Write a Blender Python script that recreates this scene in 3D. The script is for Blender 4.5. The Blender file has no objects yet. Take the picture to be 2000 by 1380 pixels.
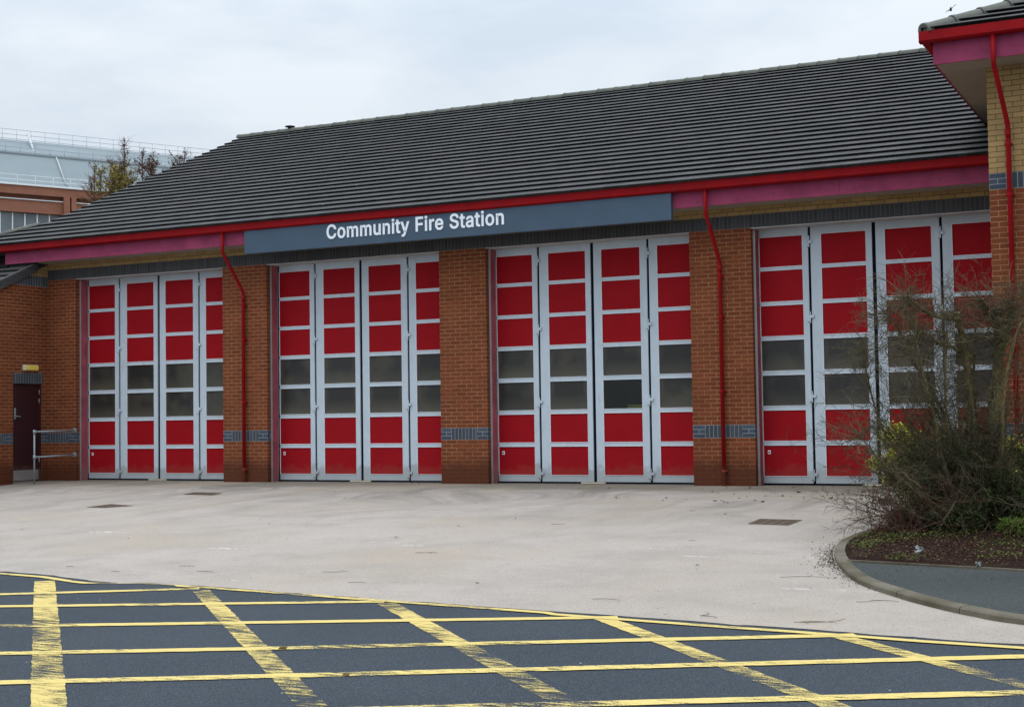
import bpy, math, random
from mathutils import Vector, Matrix, noise as mnoise
R = math.radians
sc = bpy.context.scene
C = sc.collection

# ------------------------------------------------------------------ camera
CAM = Vector((22.540, -23.611, 1.219)); YAW, PIT, ROL, FPX = -0.4643, 0.0454, -0.0150, 2778.0
fw = Vector((math.sin(YAW)*math.cos(PIT), math.cos(YAW)*math.cos(PIT), math.sin(PIT)))
rt0 = Vector((math.cos(YAW), -math.sin(YAW), 0)); up0 = rt0.cross(fw)
rt = rt0*math.cos(ROL)+up0*math.sin(ROL); up = -rt0*math.sin(ROL)+up0*math.cos(ROL)
cd = bpy.data.cameras.new('camera'); cam = bpy.data.objects.new('camera', cd); C.objects.link(cam)
cam.matrix_world = Matrix(((rt.x, up.x, -fw.x, CAM.x), (rt.y, up.y, -fw.y, CAM.y), (rt.z, up.z, -fw.z, CAM.z), (0, 0, 0, 1)))
cd.sensor_width = 36; cd.lens = FPX/2000*36; cd.clip_start = .1; cd.clip_end = 4000
sc.camera = cam

def at(px, py, dep):                       # the point at forward distance dep seen at a pixel of the 2000 px photograph
    return CAM + fw*dep + rt*((px-1000)/FPX*dep) - up*((py-690)/FPX*dep)

# ------------------------------------------------------------------ world, sun, exposure
SUN_EL, SUN_AZ = R(64), R(215)             # azimuth clockwise from +y
w = bpy.data.worlds.new('World'); sc.world = w; w.use_nodes = True
nt = w.node_tree; nt.nodes.clear()
out = nt.nodes.new('ShaderNodeOutputWorld'); mixs = nt.nodes.new('ShaderNodeMixShader')
sky = nt.nodes.new('ShaderNodeTexSky'); sky.sky_type = 'NISHITA'; sky.sun_disc = False
sky.sun_elevation = SUN_EL; sky.sun_rotation = SUN_AZ
b1 = nt.nodes.new('ShaderNodeBackground'); b1.inputs[1].default_value = .1
nt.links.new(sky.outputs[0], b1.inputs[0])
tc = nt.nodes.new('ShaderNodeTexCoord'); sep = nt.nodes.new('ShaderNodeSeparateXYZ'); nt.links.new(tc.outputs['Generated'], sep.inputs[0])
mp = nt.nodes.new('ShaderNodeMapping'); mp.inputs['Scale'].default_value = (1.0, 1.0, 3.2); nt.links.new(tc.outputs['Generated'], mp.inputs[0])
n1 = nt.nodes.new('ShaderNodeTexNoise'); n1.inputs['Scale'].default_value = 3.4; n1.inputs['Detail'].default_value = 7; n1.inputs['Distortion'].default_value = .4; n1.inputs['Roughness'].default_value = .5
nt.links.new(mp.outputs[0], n1.inputs[0])
cr = nt.nodes.new('ShaderNodeValToRGB'); cr.color_ramp.elements[0].position = .40; cr.color_ramp.elements[0].color = (.655, .745, .85, 1)
cr.color_ramp.elements[1].position = .60; cr.color_ramp.elements[1].color = (.83, .895, .955, 1); nt.links.new(n1.outputs[0], cr.inputs[0])
el = nt.nodes.new('ShaderNodeFloatCurve'); cv = el.mapping.curves[0]
for x_, y_ in ((0, .27), (.35, .36), (.7, .75), (1, 1.0)):
    if x_ == 0: cv.points[0].location = (0, y_)
    elif x_ == 1: cv.points[-1].location = (1, y_)
    else: cv.points.new(x_, y_)
el.mapping.update(); nt.links.new(sep.outputs[2], el.inputs[1])
elm = nt.nodes.new('ShaderNodeMath'); elm.operation = 'MULTIPLY'; elm.inputs[1].default_value = 3.45; nt.links.new(el.outputs[0], elm.inputs[0]); el = elm
b2 = nt.nodes.new('ShaderNodeBackground'); nt.links.new(cr.outputs[0], b2.inputs[0]); nt.links.new(el.outputs[0], b2.inputs[1])
mixs.inputs[0].default_value = .93
nt.links.new(b1.outputs[0], mixs.inputs[1]); nt.links.new(b2.outputs[0], mixs.inputs[2]); nt.links.new(mixs.outputs[0], out.inputs[0])
sl = bpy.data.lights.new('sun', 'SUN'); sl.energy = .6; sl.angle = R(22); sl.color = (1, .95, .88)
so = bpy.data.objects.new('sun', sl); C.objects.link(so)
sd = Vector((math.sin(SUN_AZ)*math.cos(SUN_EL), math.cos(SUN_AZ)*math.cos(SUN_EL), math.sin(SUN_EL)))
so.rotation_euler = sd.to_track_quat('Z', 'Y').to_euler()
sc.view_settings.view_transform = 'Standard'; sc.view_settings.look = 'None'; sc.view_settings.gamma = 1; sc.view_settings.exposure = 0
sc.cycles.max_bounces = 6

# ------------------------------------------------------------------ mesh builder
WORLDPOS = {}
class MB:
    def __init__(s): s.v = []; s.f = []; s.sm = []
    def quad(s, *p, sm=False):
        n = len(s.v); s.v += [tuple(q) for q in p]; s.f.append(tuple(range(n, n+len(p)))); s.sm.append(sm)
    def box(s, x0, x1, y0, y1, z0, z1):
        n = len(s.v)
        s.v += [(x, y, z) for z in (z0, z1) for y in (y0, y1) for x in (x0, x1)]
        for f in ((0, 2, 3, 1), (4, 5, 7, 6), (0, 1, 5, 4), (2, 6, 7, 3), (0, 4, 6, 2), (1, 3, 7, 5)):
            s.f.append(tuple(n+i for i in f)); s.sm.append(False)
        return s
    def prism(s, poly, ax, a0, a1):         # poly of 2D points, extruded along axis ax from a0 to a1
        def P(q, a):
            return (a, q[0], q[1]) if ax == 0 else ((q[0], a, q[1]) if ax == 1 else (q[0], q[1], a))
        n = len(s.v); k = len(poly)
        s.v += [P(q, a0) for q in poly]+[P(q, a1) for q in poly]
        s.f.append(tuple(range(n, n+k))); s.f.append(tuple(range(n+2*k-1, n+k-1, -1))); s.sm += [False]*2
        for i in range(k):
            j = (i+1) % k; s.f.append((n+j, n+i, n+k+i, n+k+j)); s.sm.append(False)
        return s
    def tube(s, pts, rad, n=8, cap=True, sm=True):
        pts = [Vector(p) for p in pts]
        if not isinstance(rad, (list, tuple)): rad = [rad]*len(pts)
        base = len(s.v); prev = None
        for i, p in enumerate(pts):
            t = (pts[min(i+1, len(pts)-1)]-pts[max(i-1, 0)])
            t = t.normalized() if t.length > 1e-9 else Vector((0, 0, 1))
            if prev is None:
                a = Vector((0, 0, 1)) if abs(t.z) < .9 else Vector((1, 0, 0)); u = t.cross(a).normalized()
            else:
                u = prev - t*prev.dot(t); u = u.normalized() if u.length > 1e-6 else t.cross(Vector((1, 0, 0))).normalized()
            prev = u; v = t.cross(u)
            for k in range(n):
                a = 2*math.pi*k/n; s.v.append(tuple(p+(u*math.cos(a)+v*math.sin(a))*rad[i]))
        for i in range(len(pts)-1):
            for k in range(n):
                s.f.append((base+i*n+k, base+i*n+(k+1) % n, base+(i+1)*n+(k+1) % n, base+(i+1)*n+k)); s.sm.append(sm)
        if cap:
            s.f.append(tuple(base+k for k in range(n-1, -1, -1))); s.f.append(tuple(base+(len(pts)-1)*n+k for k in range(n))); s.sm += [False]*2
        return s

def part(name, mb, mat, parent=None, origin=(0, 0, 0), bevel=0, props=None):
    me = bpy.data.meshes.new(name); o = Vector(origin)
    me.from_pydata([(x-o.x, y-o.y, z-o.z) for x, y, z in mb.v], [], mb.f)
    me.polygons.foreach_set('use_smooth', mb.sm)
    if isinstance(mat, (list, tuple)):
        for m_ in mat: me.materials.append(m_)
    else: me.materials.append(mat)
    me.update()
    ob = bpy.data.objects.new(name, me); C.objects.link(ob)
    if parent is not None:
        ob.parent = parent; ob.location = o-WORLDPOS[parent.name]
    else: ob.location = o
    WORLDPOS[ob.name] = o
    if bevel:
        m = ob.modifiers.new('bevel', 'BEVEL'); m.width = bevel; m.segments = 2; m.limit_method = 'ANGLE'
    if props:
        for k, v in props.items(): ob[k] = v
    return ob
def thing(name, label, cat, loc=(0, 0, 0), group=None):
    o = bpy.data.objects.new(name, None); C.objects.link(o); o.location = loc; o.empty_display_size = .3
    o['label'] = label; o['category'] = cat
    if group: o['group'] = group
    WORLDPOS[o.name] = Vector(loc); return o
def tag(o, label, cat, group=None, kind=None):
    if label: o['label'] = label
    if cat: o['category'] = cat
    if group: o['group'] = group
    if kind: o['kind'] = kind
    return o

# ------------------------------------------------------------------ materials
def newmat(name):
    m = bpy.data.materials.new(name); m.use_nodes = True
    nt = m.node_tree; b = nt.nodes['Principled BSDF']; return m, nt, b
def N(nt, t, **kw):
    n = nt.nodes.new(t)
    for k, v in kw.items():
        if k in n.inputs: n.inputs[k].default_value = v
        else: setattr(n, k, v)
    return n
def ramp(nt, src, stops):
    r = nt.nodes.new('ShaderNodeValToRGB'); e = r.color_ramp.elements
    while len(e) < len(stops): e.new(.5)
    for i, (p, c) in enumerate(stops):
        e[i].position = p; e[i].color = (*c, 1) if len(c) == 3 else c
    nt.links.new(src, r.inputs[0]); return r.outputs[0]
def mix(nt, fac, a, b, mode='MIX'):
    n = nt.nodes.new('ShaderNodeMix'); n.data_type = 'RGBA'; n.blend_type = mode
    for i, v in ((0, fac), (6, a), (7, b)):
        if isinstance(v, bpy.types.NodeSocket): nt.links.new(v, n.inputs[i])
        elif i == 0: n.inputs[0].default_value = v
        else: n.inputs[i].default_value = (*v, 1)
    return n.outputs[2]
def mth(nt, op, a, b=None, clamp=False):
    n = nt.nodes.new('ShaderNodeMath'); n.operation = op; n.use_clamp = clamp
    for i, v in ((0, a), (1, b)):
        if v is None: continue
        if isinstance(v, bpy.types.NodeSocket): nt.links.new(v, n.inputs[i])
        else: n.inputs[i].default_value = v
    return n.outputs[0]
def noise(nt, vec, scale, detail=4, rough=.55, mapscale=None, rot=None):
    if mapscale or rot:
        m = nt.nodes.new('ShaderNodeMapping')
        if mapscale: m.inputs['Scale'].default_value = mapscale
        if rot: m.inputs['Rotation'].default_value = rot
        nt.links.new(vec, m.inputs[0]); vec = m.outputs[0]
    n = nt.nodes.new('ShaderNodeTexNoise'); n.inputs['Scale'].default_value = scale; n.inputs['Detail'].default_value = detail; n.inputs['Roughness'].default_value = rough
    nt.links.new(vec, n.inputs[0]); return n.outputs[0]
def ocoord(nt): return nt.nodes.new('ShaderNodeTexCoord').outputs['Object']
def wcoord(nt): return nt.nodes.new('ShaderNodeNewGeometry').outputs['Position']
def bump(nt, b, h, strength=.3, dist=.01):
    n = nt.nodes.new('ShaderNodeBump'); n.inputs['Strength'].default_value = strength; n.inputs['Distance'].default_value = dist
    nt.links.new(h, n.inputs['Height']); nt.links.new(n.outputs[0], b.inputs['Normal'])

def paint(name, col, rough=.45, var=.12, dirt=.25, spec=.5, metal=0, scale=3):
    m, nt, b = newmat(name); p = wcoord(nt)
    f = noise(nt, p, scale, 5)
    c = ramp(nt, f, [(.3, tuple(v*(1-var) for v in col)), (.7, tuple(min(1, v*(1+var)) for v in col))])
    g = noise(nt, p, 9, 6, .65, (1, 1, .25))
    d = ramp(nt, g, [(.55, (0, 0, 0)), (.8, (dirt, dirt, dirt))])
    c = mix(nt, d, c, tuple(v*.45+.02 for v in col))
    sz = nt.nodes.new('ShaderNodeSeparateXYZ'); nt.links.new(p, sz.inputs[0]); dn = noise(nt, p, 5, 5, .65)
    lowd = ramp(nt, mth(nt, 'ADD', sz.outputs[2], mth(nt, 'MULTIPLY', dn, -.5)), [(-.0, (.5, .5, .5)), (.10, (0, 0, 0))])
    if dirt: c = mix(nt, mth(nt, 'MULTIPLY', lowd, min(.8, dirt*2.4)), c, (.16, .125, .085))
    nt.links.new(c, b.inputs['Base Color']); b.inputs['Roughness'].default_value = rough; b.inputs['Metallic'].default_value = metal
    b.inputs['Specular IOR Level'].default_value = spec
    return m

def brickmat(name, c1, c2, mortar, bw=.225, rh=.075, off=.5, ms=.0055, dirtlow=True, mortar_fade=.5):
    m, nt, b = newmat(name); p = ocoord(nt)
    s = nt.nodes.new('ShaderNodeSeparateXYZ'); nt.links.new(p, s.inputs[0])
    u = mth(nt, 'ADD', s.outputs[0], s.outputs[1])
    cb = nt.nodes.new('ShaderNodeCombineXYZ'); nt.links.new(u, cb.inputs[0]); nt.links.new(s.outputs[2], cb.inputs[1])
    wp = wcoord(nt)
    # slight waviness of the laying
    wv = nt.nodes.new('ShaderNodeTexNoise'); wv.inputs['Scale'].default_value = 3.0; nt.links.new(wp, wv.inputs[0])
    sub = nt.nodes.new('ShaderNodeVectorMath'); sub.operation = 'MULTIPLY_ADD'; nt.links.new(wv.outputs[1], sub.inputs[0])
    sub.inputs[1].default_value = (.006, .006, 0); nt.links.new(cb.outputs[0], sub.inputs[2])
    ad = nt.nodes.new('ShaderNodeVectorMath'); ad.operation = 'ADD'; nt.links.new(sub.outputs[0], ad.inputs[0]); ad.inputs[1].default_value = (-.003, -.003, 0)
    br = nt.nodes.new('ShaderNodeTexBrick'); nt.links.new(ad.outputs[0], br.inputs[0])
    br.offset = off; br.inputs['Scale'].default_value = 1; br.inputs['Brick Width'].default_value = bw; br.inputs['Row Height'].default_value = rh
    br.inputs['Mortar Size'].default_value = ms; br.inputs['Mortar Smooth'].default_value = .25; br.inputs['Bias'].default_value = 0
    br.inputs['Color1'].default_value = (0, 0, 0, 1); br.inputs['Color2'].default_value = (1, 1, 1, 1); br.inputs['Mortar'].default_value = (.5, .5, .5, 1)
    cc = ramp(nt, br.outputs[0], [(0, c1), (.5, tuple((a+bb)/2 for a, bb in zip(c1, c2))), (1, c2)])
    f = noise(nt, wp, 1.3, 4); cc = mix(nt, ramp(nt, f, [(.35, (0, 0, 0)), (.7, (.35, .35, .35))]), cc, tuple(v*.7 for v in c1))
    g = noise(nt, wp, 60, 3); cc = mix(nt, .25, cc, mix(nt, g, tuple(v*.6 for v in c1), tuple(v*1.35 for v in c2)))
    # mortar: raked and weathered in patches, so it fades out here and there
    mf = noise(nt, wp, 2.2, 4, .6)
    mcol = mix(nt, ramp(nt, mf, [(.38, (0, 0, 0)), (.62, (1, 1, 1))]), tuple(v*(1-mortar_fade)+a*mortar_fade for v, a in zip(mortar, c1)), mortar)
    col = mix(nt, br.outputs['Fac'], cc, mcol)
    if dirtlow:
        sz = nt.nodes.new('ShaderNodeSeparateXYZ'); nt.links.new(wp, sz.inputs[0])
        dn = noise(nt, wp, 2.5, 5, .6)
        h = mth(nt, 'ADD', sz.outputs[2], mth(nt, 'MULTIPLY', dn, -.55))
        d = ramp(nt, h, [(.0, (.85, .85, .85)), (.28, (0, 0, 0))])
        col = mix(nt, d, col, tuple(v*.62 for v in c1))     # splash stain on the bottom courses
    nt.links.new(col, b.inputs['Base Color']); b.inputs['Roughness'].default_value = .85; b.inputs['Specular IOR Level'].default_value = .25
    hh = mth(nt, 'SUBTRACT', mth(nt, 'MULTIPLY', g, .3), br.outputs['Fac'])
    bump(nt, b, hh, .5, .006)
    return m
BRICK = ((.120, .032, .012), (.195, .053, .018), (.37, .18, .09))
M_brick = brickmat('brick_red', *BRICK)
M_blue_h = brickmat('brick_blue_stretcher', (.040, .052, .072), (.07, .088, .115), (.27, .29, .31), dirtlow=False, mortar_fade=.3)
M_blue_v = brickmat('brick_blue_soldier', (.040, .048, .060), (.068, .080, .098), (.25, .26, .27), bw=.075, rh=.225, off=0, dirtlow=False, mortar_fade=.3)
M_lint_v = brickmat('brick_dark_soldier', (.040, .041, .044), (.068, .070, .075), (.135, .135, .135), bw=.075, rh=.225, off=0, ms=.005, dirtlow=False, mortar_fade=.6)
M_buff = brickmat('brick_buff', (.29, .185, .075), (.42, .275, .12), (.085, .06, .03), dirtlow=False, mortar_fade=.2)
M_red = paint('red_panel', (.275, .004, .009), .6, .06, .10, .10)
M_redpaint = paint('red_gutter', (.25, .0035, .0065), .6, .14, .4, .12)
M_pink = paint('pink_fascia', (.28, .047, .105), .65, .2, .35, .12)
M_jamb = paint('pink_jamb', (.36, .085, .11), .6, .25, .55, .15)
M_alu = paint('aluminium_frame', (.47, .54, .60), .5, .05, .35, .25, .0)
M_bead = paint('white_bead', (.78, .82, .86), .4, .04, .2)
M_lintel = paint('lintel_steel', (.42, .42, .42), .6, .15, .3)
M_rubber = paint('rubber_seal', (.006, .006, .014), .8, .2, 0, .05)
M_soffit = paint('soffit_board', (.30, .25, .20), .7, .08, .2)
M_sign = paint('sign_blue', (.062, .096, .138), .6, .05, .15, .15)
M_white = paint('white_letters', (.80, .84, .90), .45, .02, 0)
M_maroon = paint('maroon_door', (.028, .006, .009), .4, .15, .2)
M_steel = paint('brushed_steel', (.38, .37, .38), .45, .1, .3, .5, .4)
M_galv = paint('galvanised_pipe', (.26, .30, .32), .6, .2, .4, .3, .2)
M_yellow = paint('yellow_diffuser', (.75, .58, .10), .4, .05, .15)
M_cream = paint('cream_plastic', (.62, .56, .42), .5, .05, .2)
M_cast = paint('cast_iron', (.062, .042, .036), .8, .3, .5, .1)
M_black = paint('matt_black', (.02, .02, .022), .7, .2, 0)
M_inner = paint('inner_wall', (.12, .12, .11), .8, .1, 0)
M_hiviz = paint('hi_vis_yellow', (.42, .46, .03), .6, .1, 0)
M_plastic = paint('wrapper_plastic', (.40, .44, .46), .4, .25, .3)
M_bird = paint('bird_feathers', (.03, .03, .035), .6, .2, 0)

def glassmat(name, painted_glow=True):
    m, nt, b = newmat(name)
    if painted_glow:                              # slightly milky glazing: light coming through is painted paler along bottom and edges
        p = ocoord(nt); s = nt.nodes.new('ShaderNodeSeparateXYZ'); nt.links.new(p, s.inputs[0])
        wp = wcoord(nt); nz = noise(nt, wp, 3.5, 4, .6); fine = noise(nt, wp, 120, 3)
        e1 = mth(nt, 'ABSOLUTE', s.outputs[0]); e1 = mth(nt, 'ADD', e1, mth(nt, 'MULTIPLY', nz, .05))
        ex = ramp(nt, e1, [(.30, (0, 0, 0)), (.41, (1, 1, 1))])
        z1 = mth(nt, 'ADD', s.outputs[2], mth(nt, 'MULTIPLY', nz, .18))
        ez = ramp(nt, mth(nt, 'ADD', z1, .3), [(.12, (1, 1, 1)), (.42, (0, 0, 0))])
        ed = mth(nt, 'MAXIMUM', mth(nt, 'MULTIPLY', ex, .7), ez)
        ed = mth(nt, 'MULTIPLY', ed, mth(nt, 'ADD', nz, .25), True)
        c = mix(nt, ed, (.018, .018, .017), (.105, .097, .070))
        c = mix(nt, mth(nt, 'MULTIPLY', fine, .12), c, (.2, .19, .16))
        oi = nt.nodes.new('ShaderNodeObjectInfo')     # tone varies at random from pane to pane
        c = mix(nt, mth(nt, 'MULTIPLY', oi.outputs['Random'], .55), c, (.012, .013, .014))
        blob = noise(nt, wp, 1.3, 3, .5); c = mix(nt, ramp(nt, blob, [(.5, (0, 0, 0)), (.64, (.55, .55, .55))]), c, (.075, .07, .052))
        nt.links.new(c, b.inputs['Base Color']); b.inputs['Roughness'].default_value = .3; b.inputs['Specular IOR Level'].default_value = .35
    else:
        b.inputs['Base Color'].default_value = (.7, .75, .75, 1); b.inputs['Transmission Weight'].default_value = 1; b.inputs['Roughness'].default_value = .02; b.inputs['IOR'].default_value = 1.3
    return m
M_glass = glassmat('painted_glow_glazing'); M_clear = glassmat('clear_glazing', False)

def tilemat():
    m, nt, b = newmat('concrete_roof_tile'); p = wcoord(nt)
    s = nt.nodes.new('ShaderNodeSeparateXYZ'); nt.links.new(ocoord(nt), s.inputs[0])
    cb = nt.nodes.new('ShaderNodeCombineXYZ'); nt.links.new(s.outputs[0], cb.inputs[0]); nt.links.new(mth(nt, 'MULTIPLY', s.outputs[2], 1/math.sin(R(24))), cb.inputs[1])
    br = nt.nodes.new('ShaderNodeTexBrick'); nt.links.new(cb.outputs[0], br.inputs[0]); br.offset = .5
    for k, v in (('Scale', 1), ('Brick Width', .30), ('Row Height', .345), ('Mortar Size', .007), ('Mortar Smooth', .3), ('Color1', (0, 0, 0, 1)), ('Color2', (1, 1, 1, 1)), ('Mortar', (.3, .3, .3, 1))): br.inputs[k].default_value = v
    c = ramp(nt, br.outputs[0], [(0, (.032, .030, .030)), (1, (.066, .061, .061))])
    f = noise(nt, p, .6, 5, .6); c = mix(nt, ramp(nt, f, [(.35, (0, 0, 0)), (.75, (.5, .5, .5))]), c, (.034, .041, .043))
    g = noise(nt, p, 26, 5, .7); c = mix(nt, ramp(nt, g, [(.35, (.6, .6, .6)), (.6, (0, 0, 0))]), c, (.022, .022, .023))
    v = nt.nodes.new('ShaderNodeTexVoronoi'); v.inputs['Scale'].default_value = 1.7; nt.links.new(p, v.inputs[0])
    c = mix(nt, ramp(nt, v.outputs[0], [(.035, (.8, .8, .8)), (.055, (0, 0, 0))]), c, (.22, .23, .21))   # bird lime and lichen
    moss = noise(nt, p, 3.2, 6, .7)
    sx = nt.nodes.new('ShaderNodeSeparateXYZ'); nt.links.new(p, sx.inputs[0])
    near = mth(nt, 'MULTIPLY', ramp(nt, mth(nt, 'MULTIPLY', sx.outputs[0], .05), [(.88, (0, 0, 0)), (.975, (1, 1, 1))]), ramp(nt, mth(nt, 'MULTIPLY', sx.outputs[2], .1), [(.545, (1, 1, 1)), (.61, (0, 0, 0))]))
    c = mix(nt, mth(nt, 'MULTIPLY', near, ramp(nt, moss, [(.46, (0, 0, 0)), (.56, (1, 1, 1))])), c, (.012, .014, .010))   # black moss where the wing drips
    c = mix(nt, mth(nt, 'MULTIPLY', br.outputs['Fac'], .85), c, (.016, .016, .016))
    nt.links.new(c, b.inputs['Base Color']); b.inputs['Roughness'].default_value = .75; b.inputs['Specular IOR Level'].default_value = .25
    bump(nt, b, g, .25, .004); return m
M_tile = tilemat()
def ridgemat():
    m, nt, b = newmat('ridge_tile'); p = wcoord(nt); f = noise(nt, p, 3, 6, .65); g = noise(nt, p, 30, 4, .7)
    c = ramp(nt, f, [(.3, (.095, .10, .092)), (.7, (.15, .155, .13))]); c = mix(nt, ramp(nt, g, [(.5, (0, 0, 0)), (.75, (.6, .6, .6))]), c, (.09, .075, .06))
    nt.links.new(c, b.inputs['Base Color']); b.inputs['Roughness'].default_value = .85; return m
M_ridge = ridgemat(); M_ridge.node_tree.nodes['Principled BSDF'].inputs['Specular IOR Level'].default_value = .15

def concretemat():
    m, nt, b = newmat('forecourt_macadam'); p = wcoord(nt)
    big = noise(nt, p, .22, 5, .55); mid = noise(nt, p, 1.1, 6, .6); fine = noise(nt, p, 55, 4, .7); grit = noise(nt, p, 150, 2, .6)
    c = ramp(nt, big, [(.38, (.325, .278, .240)), (.62, (.357, .310, .274))])
    c = mix(nt, ramp(nt, mid, [(.36, (.5, .5, .5)), (.56, (0, 0, 0))]), c, (.225, .20, .172))
    s = nt.nodes.new('ShaderNodeSeparateXYZ'); nt.links.new(p, s.inputs[0])
    ny = mth(nt, 'MULTIPLY', s.outputs[1], -.1)
    # tyre scuffs: swept streaks where the appliances turn out of the bays
    warp = nt.nodes.new('ShaderNodeVectorMath'); warp.operation = 'MULTIPLY_ADD'
    wn = nt.nodes.new('ShaderNodeTexNoise'); wn.inputs['Scale'].default_value = .3; wn.inputs['Detail'].default_value = 1; nt.links.new(p, wn.inputs[0])
    nt.links.new(wn.outputs[1], warp.inputs[0]); warp.inputs[1].default_value = (4, 4, 0); nt.links.new(p, warp.inputs[2])
    st = noise(nt, warp.outputs[0], 1.0, 6, .62, (2.2, .28, 1), (0, 0, R(-30)))
    st2 = noise(nt, warp.outputs[0], 1.0, 6, .6, (.30, 2.6, 1), (0, 0, R(-12)))
    nearb = ramp(nt, ny, [(.03, (1, 1, 1)), (.35, (.45, .45, .45)), (.8, (.06, .06, .06))])
    sf = mth(nt, 'MULTIPLY', ramp(nt, st, [(.46, (0, 0, 0)), (.64, (1, 1, 1))]), nearb)
    c = mix(nt, mth(nt, 'MULTIPLY', sf, .8), c, (.09, .08, .068))
    sf2 = mth(nt, 'MULTIPLY', ramp(nt, st2, [(.48, (0, 0, 0)), (.64, (1, 1, 1))]), ramp(nt, ny, [(.03, (1, 1, 1)), (.3, (.3, .3, .3)), (.8, (.05, .05, .05))]))
    c = mix(nt, mth(nt, 'MULTIPLY', sf2, .6), c, (.11, .10, .088))
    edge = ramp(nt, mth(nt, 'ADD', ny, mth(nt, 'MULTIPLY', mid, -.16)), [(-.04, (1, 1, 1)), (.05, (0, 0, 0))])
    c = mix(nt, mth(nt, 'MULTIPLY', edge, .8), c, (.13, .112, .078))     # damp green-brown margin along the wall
    tan = noise(nt, p, .38, 3, .5); c = mix(nt, ramp(nt, tan, [(.50, (0, 0, 0)), (.66, (.6, .6, .6))]), c, (.33, .27, .21))
    c = mix(nt, ramp(nt, fine, [(.32, (.75, .75, .75)), (.52, (0, 0, 0))]), c, (.165, .150, .132))
    c = mix(nt, ramp(nt, grit, [(.52, (0, 0, 0)), (.68, (.6, .6, .6))]), c, (.46, .44, .41))
    v = nt.nodes.new('ShaderNodeTexVoronoi'); v.inputs['Scale'].default_value = 4; nt.links.new(p, v.inputs[0])
    c = mix(nt, ramp(nt, v.outputs[0], [(.04, (.8, .8, .8)), (.07, (0, 0, 0))]), c, (.09, .08, .07))
    wb = noise(nt, p, .9, 3, .5, (.5, 4.5, 1), (0, 0, R(12))); ws = noise(nt, p, 14, 3, .7)
    c = mix(nt, mth(nt, 'MULTIPLY', ramp(nt, wb, [(.71, (0, 0, 0)), (.725, (1, 1, 1))]), ramp(nt, ws, [(.48, (0, 0, 0)), (.6, (.8, .8, .8))])), c, (.56, .56, .56))
    nt.links.new(c, b.inputs['Base Color']); b.inputs['Roughness'].default_value = .95; b.inputs['Specular IOR Level'].default_value = .1
    bump(nt, b, fine, .35, .006); return m
M_fore = concretemat()
def asphalt(name, c0, c1, speck=(.30, .32, .34), spk=.6):
    m, nt, b = newmat(name); p = wcoord(nt)
    big = noise(nt, p, .5, 5, .6); fine = noise(nt, p, 75, 3, .7); g2 = noise(nt, p, 160, 2, .6)
    c = ramp(nt, big, [(.3, c0), (.7, c1)])
    c = mix(nt, ramp(nt, fine, [(.3, (.55, .55, .55)), (.55, (0, 0, 0))]), c, tuple(v*.45 for v in c0))
    c = mix(nt, ramp(nt, g2, [(.56, (0, 0, 0)), (.78, (spk, spk, spk))]), c, speck)
    v = nt.nodes.new('ShaderNodeTexVoronoi'); v.inputs['Scale'].default_value = 3.5; nt.links.new(p, v.inputs[0])
    c = mix(nt, ramp(nt, v.outputs[0], [(.022, (.9, .9, .9)), (.034, (0, 0, 0))]), c, (.5, .52, .52))
    nt.links.new(c, b.inputs['Base Color']); b.inputs['Roughness'].default_value = .95; b.inputs['Specular IOR Level'].default_value = .12
    bump(nt, b, fine, .6, .008); return m
M_road = asphalt('road_asphalt', (.029, .037, .047), (.041, .050, .061), (.24, .26, .28), .75)
M_pave = asphalt('pavement_asphalt', (.034, .039, .039), (.050, .055, .054), (.24, .25, .24), .8)
M_ground = asphalt('outer_ground', (.10, .10, .09), (.14, .14, .12))
def yellowmat(name, lo, hi, rot):
    m, nt, b = newmat(name); p = wcoord(nt)
    streak = noise(nt, p, 1.0, 6, .72, (6, 26, 1), (0, 0, rot)); patch = noise(nt, p, .9, 3, .5); fine = noise(nt, p, 90, 3, .7)
    a = mth(nt, 'ADD', mth(nt, 'MULTIPLY', streak, .55), mth(nt, 'ADD', mth(nt, 'MULTIPLY', patch, .5), mth(nt, 'MULTIPLY', fine, .36)))
    al = ramp(nt, a, [(lo, (1, 1, 1)), (hi, (0, 0, 0))])
    c = ramp(nt, patch, [(.3, (.54, .40, .11)), (.7, (.62, .475, .145))]); c = mix(nt, ramp(nt, fine, [(.3, (.35, .35, .35)), (.6, (0, 0, 0))]), c, (.42, .36, .13))
    nt.links.new(c, b.inputs['Base Color']); b.inputs['Roughness'].default_value = .75
    nt.links.new(al, b.inputs['Alpha']); return m
M_y2 = yellowmat('worn_yellow_paint', .65, .765, R(6)); M_y1 = yellowmat('yellow_paint', .725, .80, R(-28))
def kerbmat():
    m, nt, b = newmat('kerb_concrete'); p = wcoord(nt); f = noise(nt, p, 1.2, 5, .6); g = noise(nt, p, 50, 4, .7)
    c = ramp(nt, f, [(.38, (.078, .068, .045)), (.62, (.145, .128, .098))]); c = mix(nt, ramp(nt, g, [(.3, (.5, .5, .5)), (.55, (0, 0, 0))]), c, (.07, .062, .042))
    nt.links.new(c, b.inputs['Base Color']); b.inputs['Roughness'].default_value = .9; b.inputs['Specular IOR Level'].default_value = .15; bump(nt, b, g, .4, .004); return m
M_kerb = kerbmat()
def soilmat():
    m, nt, b = newmat('bark_soil'); p = wcoord(nt); f = noise(nt, p, 2.0, 5, .6); g = noise(nt, p, 38, 5, .75)
    c = ramp(nt, g, [(.35, (.006, .003, .003)), (.5, (.020, .0095, .0075)), (.68, (.065, .030, .020))]); c = mix(nt, ramp(nt, f, [(.5, (0, 0, 0)), (.7, (.6, .6, .6))]), c, (.035, .035, .018))
    nt.links.new(c, b.inputs['Base Color']); b.inputs['Roughness'].default_value = .95; b.inputs['Specular IOR Level'].default_value = .08; bump(nt, b, g, 1, .03); return m
M_soil = soilmat()
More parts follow.
